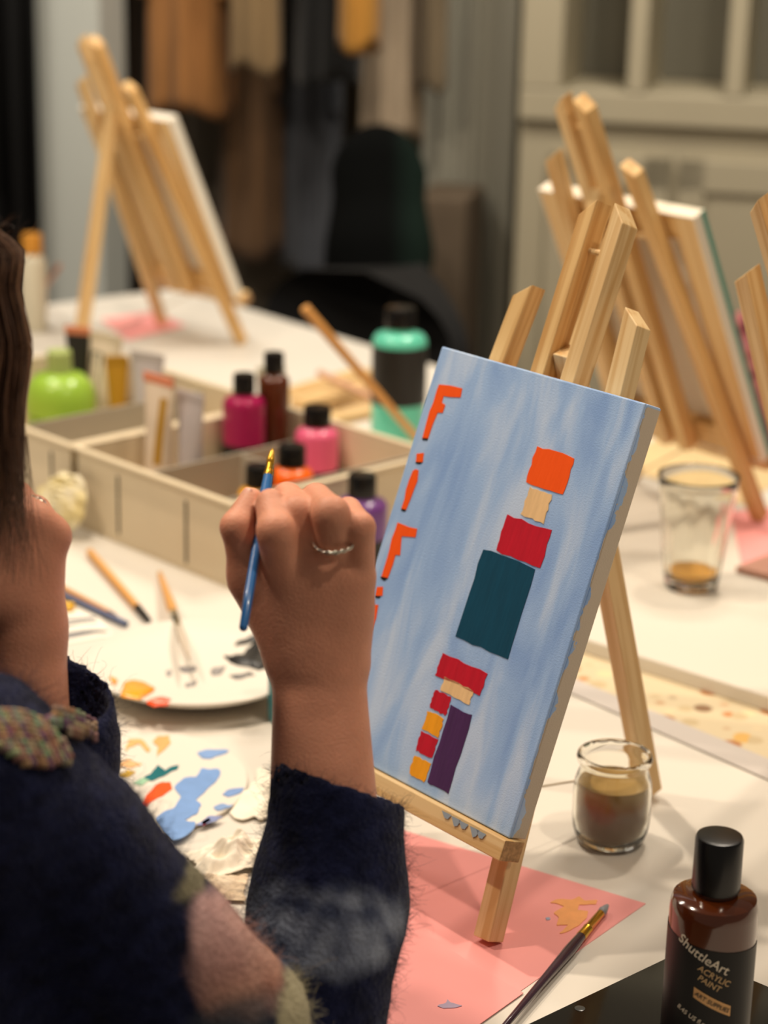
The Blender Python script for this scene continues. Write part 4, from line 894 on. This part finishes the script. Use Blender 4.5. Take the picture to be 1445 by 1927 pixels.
# pink and maroon woolly scarf at right behind the teal canvas
sc_ = SDF()
for (x_, y_, r_) in ((1410, 625, .030), (1432, 660, .035), (1405, 690, .030), (1428, 730, .036), (1440, 780, .036), (1455, 690, .04), (1470, 620, .035), (1470, 760, .05), (1480, 840, .05)):
    sc_.ell(W(x_, y_, 2.62), (r_, r_, r_), .02)
Vs, Fs = sc_.mesh(.005)
def scc(V):
    n_ = vnoise(V, 55, 3); A_ = np.array([hexl('B0706A'), hexl('5A2430'), hexl('6B4258')]); w1 = np.clip(n_*1.2+.5, 0, 1)[:, None]; w2 = (vnoise(V, 90, 5) > .55)[:, None]*.8
    c_ = A_[0]*(1-w1)+A_[1]*w1; return c_*(1-w2)+A_[2]*w2
Vs = Vs + (vnoise(Vs, 120, 9)*.004)[:, None]*np.array([1, 1, .5])
so, _ = npmesh('woolly_scarf', Vs, Fs, vcolmat('wool', .95, bump=.5, bscale=200), cols=scc); tag(so, 'pink and maroon woolly bundle behind the teal canvas at right', 'scarf')

# ================================================================== PERSON
PER = empty('person', tuple(W(-60, 1900, 1.03)*np.array([1, 1, 0])), label='person in a fuzzy navy sweater seen from behind, painting with the raised right hand', cat='person')
def bodypart(s, h, it=2): 
    V, F = s.mesh(h); return V, F
# ---- right forearm and hand (bones as picture column, row and depth)
H = SDF(); c = lambda a, b_, ra, rb, k=.006: H.cone(W(*a), W(*b_), ra, rb, k)
c((584, 1780, 1.170), (571, 1275, 1.190), .0260, .0175, .01); c((650, 1780, 1.170), (632, 1275, 1.190), .0260, .0172, .012)
c((600, 1300, 1.192), (600, 1220, 1.190), .0190, .0200, .012)
# metacarpals
c((566, 1235, 1.189), (537, 1080, 1.170), .0180, .0130, .010); c((592, 1235, 1.189), (590, 1065, 1.168), .0180, .0130, .010)
c((616, 1235, 1.190), (636, 1065, 1.170), .0180, .0125, .010); c((640, 1235, 1.191), (670, 1088, 1.174), .0165, .0115, .010)
H.ell(W(600, 1150, 1.190), (.027, .017, .030), .014)
# thumb side
c((548, 1215, 1.188), (478, 1085, 1.182), .0165, .0145, .012); c((478, 1085, 1.182), (446, 992, 1.168), .0140, .0092, .008); c((446, 992, 1.168), (472, 940, 1.180), .0092, .0070, .004)
H.ell(W(508, 1120, 1.196), (.016, .013, .022), .012)
# index, middle, ring, little: proximal, middle, end bone
c((537, 1080, 1.170), (520, 1000, 1.150), .0124, .0112, .0045); c((520, 1000, 1.150), (509, 948, 1.166), .0108, .0084, .0025); c((509, 948, 1.166), (507, 972, 1.188), .0082, .0068, .002)
c((590, 1065, 1.171), (559, 966, 1.162), .0112, .0104, .0022); c((559, 966, 1.162), (541, 936, 1.186), .0100, .0088, .0022); c((541, 936, 1.186), (536, 985, 1.206), .0086, .0070, .002)
c((636, 1065, 1.172), (623, 968, 1.150), .0110, .0108, .0022); c((623, 968, 1.150), (595, 938, 1.178), .0104, .0088, .0022); c((595, 938, 1.178), (576, 990, 1.202), .0086, .0070, .002)
c((672, 1088, 1.176), (676, 993, 1.156), .0104, .0092, .0022); c((676, 993, 1.156), (655, 961, 1.176), .0090, .0078, .0022); c((655, 961, 1.176), (628, 1005, 1.198), .0076, .0064, .002)
V, F = H.mesh(.0011)
handV, handF = V, F
# ---- left forearm and hand propping the cheek
H = SDF()
c((30, 1420, 1.170), (45, 1180, 1.178), .0260, .0205, .01); c((70, 1420, 1.172), (70, 1180, 1.180), .0190, .0130, .012)
c((45, 1180, 1.178), (42, 1100, 1.176), .0205, .0210, .014)
c((50, 1110, 1.176), (96, 1010, 1.172), .0175, .0112, .012); c((30, 1110, 1.172), (62, 985, 1.165), .0180, .0120, .012); c((10, 1110, 1.170), (20, 965, 1.160), .018, .0125, .012); c((-20, 1110, 1.17), (-25, 960, 1.16), .018, .0125, .012)
c((96, 1010, 1.172), (66, 962, 1.196), .0110, .0092, .004); c((66, 962, 1.196), (20, 985, 1.212), .0090, .0075, .003)
c((62, 985, 1.165), (30, 936, 1.188), .0115, .0098, .004); c((30, 936, 1.188), (-10, 965, 1.208), .0095, .0080, .003)
c((20, 965, 1.160), (-12, 925, 1.185), .0118, .0100, .004); c((-12, 925, 1.185), (-50, 960, 1.205), .0096, .0080, .003)
c((-25, 960, 1.16), (-55, 925, 1.18), .0115, .0098, .004); c((-55, 925, 1.18), (-90, 965, 1.20), .0095, .0080, .003)
c((-10, 1130, 1.165), (-70, 1050, 1.150), .0160, .0120, .010); c((-70, 1050, 1.150), (-95, 985, 1.155), .0115, .0090, .005)
LV, LF = H.mesh(.0015)
# ---- head, neck and trunk
H = SDF(); hd = np.array([.72, .69, 0]); sd = np.array([.69, -.72, 0]); HC = W(-305, 640, 1.15)
Rh = np.stack([sd, hd, np.array([0, 0, 1.])], 1)
H.ell(HC+np.array([0, 0, .01]), (.073, .094, .100), .01, Rh)
H.ell(HC+hd*.030+np.array([0, 0, -.045]), (.060, .064, .072), .02, Rh)
H.cone(HC+hd*.055+np.array([0, 0, -.108]), HC+hd*.045+np.array([0, 0, -.100]), .020, .022, .02)                      # chin
H.cone(HC+hd*.094+np.array([0, 0, .000]), HC+hd*.110+np.array([0, 0, -.030]), .008, .0105, .008)                    # nose
for s_ in (-1, 1):
    H.ell(HC+hd*.078+sd*.030*s_+np.array([0, 0, .004]), (.014, .012, .011), .006, Rh)
    H.ell(HC+sd*.074*s_+hd*-.005+np.array([0, 0, -.010]), (.008, .016, .028), .004, Rh)                                 # ears
H.cone(HC+hd*.088+sd*-.020+np.array([0, 0, -.062]), HC+hd*.088+sd*.020+np.array([0, 0, -.062]), .006, .006, .006)   # lips
NB = HC+np.array([-.05, -.075, -.20])
H.cone(HC+np.array([-.02, -.02, -.06]), NB, .050, .055, .02)
TR = NB+np.array([-.10, -.09, -.13]); 
H.cone(NB, TR, .07, .12, .04).cone(TR, TR+np.array([-.02, -.02, -.33]), .12, .13, .05)
HV, HF = H.mesh(.004)
offs = 0; AV, AF = [], []
for v_, f_2 in ((handV, handF), (LV, LF), (HV, HF)):
    AV.append(v_); AF.append(f_2+offs); offs += len(v_)
AV, AF = np.concatenate(AV), np.concatenate(AF)
bo, bV = npmesh('body', AV, AF, M['skin'], PER, smooth_it=2)
# finger ring on the ring finger, plain twisted band
def ringobj(cpt, axis, r, name, label):
    ax = axis/np.linalg.norm(axis); a = np.cross(ax, [0, 0, 1.]); a /= np.linalg.norm(a); b_ = np.cross(ax, a); n = 90; mb = MB()
    for ph in (0, math.pi):
        pts = [cpt + (r+.0007*math.cos(t*9+ph))*(math.cos(t)*a+math.sin(t)*b_) + ax*.0008*math.sin(t*9+ph) for t in np.linspace(0, 2*math.pi, n)]
        mb.tube(pts, .00075, 8, caps=False)
    o = mb.build(name, M['silver'], PER, M4=Matrix(), smooth=True); o['label'] = label
a_, b_ = W(636, 1065, 1.170), W(622, 968, 1.148); ringobj(a_+(b_-a_)*.52+np.array([0, 0, 0]), b_-a_, .0126, 'finger_ring', 'twisted silver ring on the right ring finger')
a_, b_ = W(62, 985, 1.165), W(30, 936, 1.188); ringobj(a_+(b_-a_)*.30, b_-a_, .0118, 'finger_ring', 'silver ring on the left hand')
# thumb nail
nv = MB(); tp, tq = W(446, 992, 1.168), W(472, 940, 1.180); zax = (tq-tp)/np.linalg.norm(tq-tp); outw = -FW*.75-RT*.55-zax*((-FW*.75-RT*.55)@zax); outw /= np.linalg.norm(outw); xs = np.cross(outw, zax)
vs = []
for i in range(7):
    for j in range(7):
        u_, v_ = -1+i/3, -1+j/3; w_ = .0042*math.sqrt(max(.15, 1-.35*v_*v_*v_*v_)); vs.append(tq+zax*(.0042*v_-.001)+xs*w_*u_+outw*(.0071+.0006*v_*0-.0016*u_*u_))
nv.add(vs, [(i*7+j, i*7+j+1, (i+1)*7+j+1, (i+1)*7+j) for i in range(6) for j in range(6)]); no = nv.build('thumb_nail', M['nail'], PER, M4=Matrix(), smooth=True)
m_ = no.modifiers.new('t', 'SOLIDIFY'); m_.thickness = .0006

# ---- sweater
S = SDF(); c = lambda a, b_, ra, rb, k=.02: S.cone(W(*a), W(*b_), ra, rb, k)
# right sleeve: cuff to elbow
c((640, 1425, 1.188), (618, 1700, 1.172), .0385, .0415, .01); c((618, 1700, 1.172), (560, 2040, 1.150), .0415, .046, .02)
# right upper arm from elbow to the near shoulder
c((545, 2060, 1.148), (440, 2040, 1.115), .045, .046, .012); c((440, 2040, 1.115), (422, 1935, 1.090), .046, .0450, .006); c((422, 1935, 1.090), (120, 1612, 1.055), .0450, .0465, .004); c((120, 1612, 1.055), (-85, 1500, 1.035), .0465, .058, .012)
# left sleeve
c((112, 1230, 1.172), (116, 1430, 1.168), .0315, .0290, .012); c((60, 1260, 1.176), (60, 1430, 1.172), .030, .030, .012); c((112, 1430, 1.168), (100, 1700, 1.160), .0290, .036, .02); c((100, 1700, 1.160), (130, 2040, 1.13), .036, .045, .03)
c((130, 2040, 1.13), (-350, 1750, 1.14), .045, .07, .03)
TS = TR; S.cone(NB+np.array([0, 0, -.01]), TS, .085, .145, .04).cone(TS, TS+np.array([-.02, -.02, -.36]), .150, .155, .05)
c((-85, 1500, 1.035), (-330, 1500, 1.08), .058, .07, .03); c((-100, 1850, 1.09), (170, 2000, 1.11), .09, .05, .04)
# open the two cuffs and the collar
ax = W(640, 1425, 1.188)-W(618, 1700, 1.172); ax /= np.linalg.norm(ax); cutn = ax + RT*.30 - FW*.1
S.cut(W(640, 1470, 1.186), cutn, W(640, 1440, 1.186), .075)
S.sub(W(634, 1385, 1.190), W(630, 1560, 1.180), .0348, .0335, .003)
S.cut(W(112, 1299, 1.172), np.array([.16, -.18, 1.]), W(112, 1230, 1.172), .072)
S.sub(W(112, 1180, 1.173), W(114, 1420, 1.170), .0275, .0265, .003).sub(W(60, 1180, 1.176), W(62, 1400, 1.173), .026, .026, .003)
S.sub(NB+np.array([0.01, .01, .12]), NB+np.array([0, 0, -.02]), .065, .062, .01)
SV, SF = S.mesh(.0028)
SV = SV + (vnoise(SV, 90, 4)*.0010+vnoise(SV, 28, 5)*.0018)[:, None]*np.array([1, 1, 1])*.6
SV = SV + (vnoise(SV, 260, 14)*.0005)[:, None]
def px_of(V):
    d = (V-CAM)@FW; return 722.5+FPX*((V-CAM)@RT)/d, 963.5-FPX*((V-CAM)@UP)/d, d
# the yarn pattern is fixed to the cloth: centres are places on the sleeve
def patch(V, ctr, rad, soft, seed, sc=60):
    q = (V-ctr)/rad; return np.clip((1.0-np.linalg.norm(q, axis=1)+vnoise(V, sc, seed)*.16)/soft, 0, 1)[:, None]
pE = W(462, 1775, 1.052); pG = W(622, 1745, 1.135); pO = W(556, 1915, 1.075); pO2 = W(385, 1648, 1.06); pN = W(440, 1905, 1.055)
def swcol(V):
    n_ = np.clip(vnoise(V, 120, 2)*.5+.5, 0, 1)[:, None]
    c_ = np.array(hexl('0F1226'))*(1-n_)+np.array(hexl('222748'))*n_
    g_ = patch(V, pG, np.array([.055, .050, .028]), .4, 11); g2 = np.clip(vnoise(V, 75, 31)*.9+.55, 0, 1)[:, None]
    c_ = c_*(1-g_*.9)+(np.array(hexl('48506A'))*(1-g2)+np.array(hexl('A0A9BC'))*g2)*g_*.9
    e_ = patch(V, pE, np.array([.034, .050, .043]), .25, 12); n2_ = np.clip(vnoise(V, 45, 21)*.8+.5, 0, 1)[:, None]
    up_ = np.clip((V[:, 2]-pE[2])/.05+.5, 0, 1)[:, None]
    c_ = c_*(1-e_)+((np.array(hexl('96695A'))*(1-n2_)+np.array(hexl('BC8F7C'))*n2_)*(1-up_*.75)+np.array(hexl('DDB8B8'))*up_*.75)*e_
    g_ = patch(V, pN, np.array([.028, .045, .016]), .4, 17)*.8; c_ = c_*(1-g_)+np.array(hexl('474B52'))*g_
    o_ = patch(V, pO, np.array([.012, .05, .030]), .3, 13, 120); c_ = c_*(1-o_)+np.array(hexl('A8A083'))*o_
    o_ = patch(V, pO2, np.array([.016, .05, .008]), .4, 15, 120); c_ = c_*(1-o_)+np.array(hexl('7E7860'))*o_
    return c_
swm = vcolmat('mohair_sweater', .95, sheen=.12, bump=.7, bscale=330, spec=.05)
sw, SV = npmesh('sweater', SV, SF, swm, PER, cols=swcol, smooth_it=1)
# mohair fuzz: loose hairs standing off the cloth
def normals(V, F):
    n = np.cross(V[F[:, 2]]-V[F[:, 0]], V[F[:, 3]]-V[F[:, 1]]); N = np.zeros_like(V)
    for k in range(4): np.add.at(N, F[:, k], n)
    return N/(np.linalg.norm(N, axis=1, keepdims=True)+1e-12)
NS = normals(SV, SF); pxx, pyy, dd = px_of(SV)
vis = np.where((pxx > -150) & (pxx < 850) & (pyy > 1150) & (pyy < 2050) & ((NS*(SV-CAM)).sum(1) < .35*dd))[0]
pick = rng.choice(vis, 15000); root = SV[pick]+rng.normal(size=(15000, 3))*.0008; nn_ = NS[pick]
K = 6; Ls = rng.gamma(3.0, .0019, 15000); dirv = nn_*.75+rng.normal(size=(15000, 3))*.55; dirv /= np.linalg.norm(dirv, axis=1, keepdims=True)
crl = rng.normal(size=(15000, 3)); tt = np.linspace(0, 1, K)
paths = root[:, None]+dirv[:, None]*(tt[None, :, None]*Ls[:, None, None])+crl[:, None]*(np.sin(tt*2.6)[None, :, None]*Ls[:, None, None]*.28)
fc = swcol(root)*1.25+.003
fz = strands('mohair_fuzz', paths, np.linspace(.00010, .00004, K), vcolmat('mohair_hair', .7, spec=.2), sw, fc); fz['kind'] = 'stuff'
WM[sw.name] = WM[PER.name]

# chunky knitted motif on the near shoulder: rows of plump stitches
kc = [hexl(q) for q in ('9C7C72', 'A98A6E', '8E9A82', '7E5E6C', 'B09A80', '94705F')]
mb = MB(); kcol = []
def kt(a, b_, r, col):
    k0 = len(mb.v); mb.tube([a+(b_-a)*t for t in (0, .15, .5, .85, 1)], [r*.3, r*.8, r, r*.8, r*.3], 8); kcol.extend([col]*(len(mb.v)-k0))
treeP = SV; 
fr = np.where((NS*(SV-CAM)).sum(1) < 0)[0]; fpx = np.stack([pxx[fr], pyy[fr]], 1)
def onsweater(x, y):
    d2 = ((fpx-np.array([x, y]))**2).sum(1); k = fr[np.argsort(d2)[:60]]; k = k[np.argsort(dd[k])[:12]]
    dep = dd[k].mean(); return W(x, y, dep-.0022), NS[k].mean(0)
rows = []
# leaf: rows fan from the upper left to the lower right; second lobe at the upper right
random.seed(5)
for i in range(15):
    t = i/14; ctrx, ctry = -25+t*150, 1376+t*46+6*math.sin(t*6)
    half = 56*math.sqrt(max(.06, 1-(2*t-1)**2))+14; dx, dy = .42, -.91
    m_ = int(half*2/12)
    for j in range(m_):
        s0 = -half+j*12; x_, y_ = ctrx+dx*s0*.9, ctry-dy*s0*.9*1.0
        if x_ < -30: continue
        P_, n_ = onsweater(x_, y_); u1 = (-UP*.91*1+RT*-.42)*-1; w1 = RT*.9+UP*-.3
        col = kc[(i*2+j//3) % 6]; col = tuple(v*random.uniform(.8, 1.15) for v in col)
        for s_ in (-1, 1): kt(P_-w1*.0001+RT*s_*.0019*.9-u1*.0012, P_+u1*.0030+RT*s_*.0003, .00155, col)
kcols = np.array(kcol); km = mb.build('knitted_leaf', vcolmat('knit_yarn', .9, bump=.4, bscale=900), sw, M4=Matrix(), smooth=True, cols=kcols); km['label'] = 'chunky knitted leaf in pink, tan and sage yarn'
mb = MB(); kcol = []
for i in range(9):
    t = i/8; ctrx, ctry = 95+t*82, 1355+t*28; half = 17+6*math.sin(t*3.1)
    for j in range(int(half*2/11)):
        s0 = -half+j*11; x_, y_ = ctrx-s0*.15, ctry+s0
        P_, n_ = onsweater(min(x_, 172), y_); col = kc[(i//2+j) % 6]; col = tuple(v*random.uniform(.8, 1.1) for v in col)
        for s_ in (-1, 1): kt(P_+UP*s_*.0018, P_+RT*.0034+UP*s_*.0004-FW*.0006, .0021, col)
k0 = len(mb.v); mb.tube([onsweater(90+9*q, 1355+3*q)[0]+FW*.0004 for q in range(10)], .0030, 8); kcol.extend([kc[3]]*(len(mb.v)-k0))
kcols = np.array(kcol); km = mb.build('knitted_bud', vcolmat('knit_yarn_bud', .9, bump=.4, bscale=900), sw, M4=Matrix(), smooth=True, cols=kcols); km['label'] = 'small knitted bud in tan and mauve yarn'

# ---- hair
hm = SDF(); hm.ell(HC+np.array([-.005, -.005, .012]), (.084, .103, .108), .01, Rh)
hm.cone(HC+sd*.05-hd*.02+np.array([0, 0, .03]), W(-85, 770, 1.105), .045, .026, .03).cone(HC-hd*.03, W(-260, 1150, 1.06), .08, .05, .04)
Vh, Fh = hm.mesh(.004)
dk = np.array(hexl('2A1A10'))
hairm = vcolmat('brown_hair', .42, spec=.5)
hcore, _ = npmesh('hair', Vh, Fh, hairm, PER, cols=lambda V: np.tile(dk, (len(V), 1))*(.8+.25*vnoise(V*np.array([3, 3, .3]), 160, 3))[:, None], smooth_it=2)
# strands: the front sheet of hair falls from the crown over the near side, ending in loose ends over the hand
N = 4200; K = 16; tt = np.linspace(0, 1, K)
edge_x = np.interp
EY = [425, 445, 470, 500, 540, 600, 650, 680, 760, 830, 900]; EX = [12, 32, 46, 46, 38, 52, 62, 60, 50, 47, 50]
paths = np.zeros((N, K, 3)); cols = np.zeros((N, 3))
pal = [np.array(hexl(q)) for q in ('4A2E1C', '5C3B25', '382216', '74503A', '8A6446')]
for i in range(N):
    f = rng.beta(1.1, 1.6)                                             # 0 = outermost column
    y0_ = 430+f*20+rng.normal()*6; yend = rng.uniform(770, 960) if rng.random() < .82 else rng.uniform(940, 1110)
    dep = 1.052+.045*rng.random()
    inx = f*330; ys = y0_+(yend-y0_)*tt**1.05
    xe = np.interp(ys, EY, EX); shrink = np.clip((ys-760)/200, 0, 1)
    xs_ = xe-3-inx*(1-.25*shrink) + np.sin(ys/70+i)*2.2+rng.normal()*2
    xs_ = xs_ - 60*np.clip(.12-tt, 0, 1)*6*(.6+f)                      # roots gather towards the crown
    # the last strands sway
    late = np.clip((ys-900)/200, 0, 1); xs_ += late*rng.normal()*28
    paths[i] = np.array([W(x, y, dep+.02*(1-tt[k])-.0*k) for k, (x, y) in enumerate(zip(xs_, ys))])
    cols[i] = pal[rng.integers(0, 5)]*rng.uniform(.7, 1.2)
rad = np.interp(tt, [0, .1, .8, 1], [.00012, .00022, .00018, .00005])
st = strands('hair_strands', paths, rad, hairm, hcore, cols); st['kind'] = 'stuff'
# flyaway wisps at the crown and long loose strands across the hand
N = 60; K = 20; tt = np.linspace(0, 1, K); paths = np.zeros((N, K, 3)); cols = np.zeros((N, 3))
for i in range(N):
    if i < 34:
        x0_, y0_ = rng.uniform(-40, 35), rng.uniform(425, 520); a_ = rng.uniform(.2, 2.4); Lx = rng.uniform(20, 60)
        ang = -a_+tt*rng.uniform(-1.5, 2.8); xs_ = x0_+np.cumsum(np.cos(ang))*Lx/K; ys = y0_+np.cumsum(np.sin(ang))*Lx/K; dep = 1.08
    else:
        x0_ = rng.uniform(5, 52); ys = 820+(rng.uniform(200, 290))*tt; sw_ = rng.normal()*40; xs_ = x0_+np.sin(tt*2.2)*12+sw_*tt**2; dep = 1.115
    paths[i] = np.array([W(x, y, dep) for x, y in zip(xs_, ys)]); cols[i] = pal[rng.integers(0, 5)]
st2 = strands('loose_strands', paths, np.linspace(.00016, .00007, K), hairm, hcore, cols); st2['kind'] = 'stuff'

# ---- the brush in the painting hand
pbA, pbB = W(457, 1187, 1.126), W(513, 843, 1.208)
brush((pbA, pbB), .0031, (bluem, M['gold'], golden), 'thin blue handled brush held in the raised right hand', spl=(.845, .905), r_t=.78, belly=1.05)
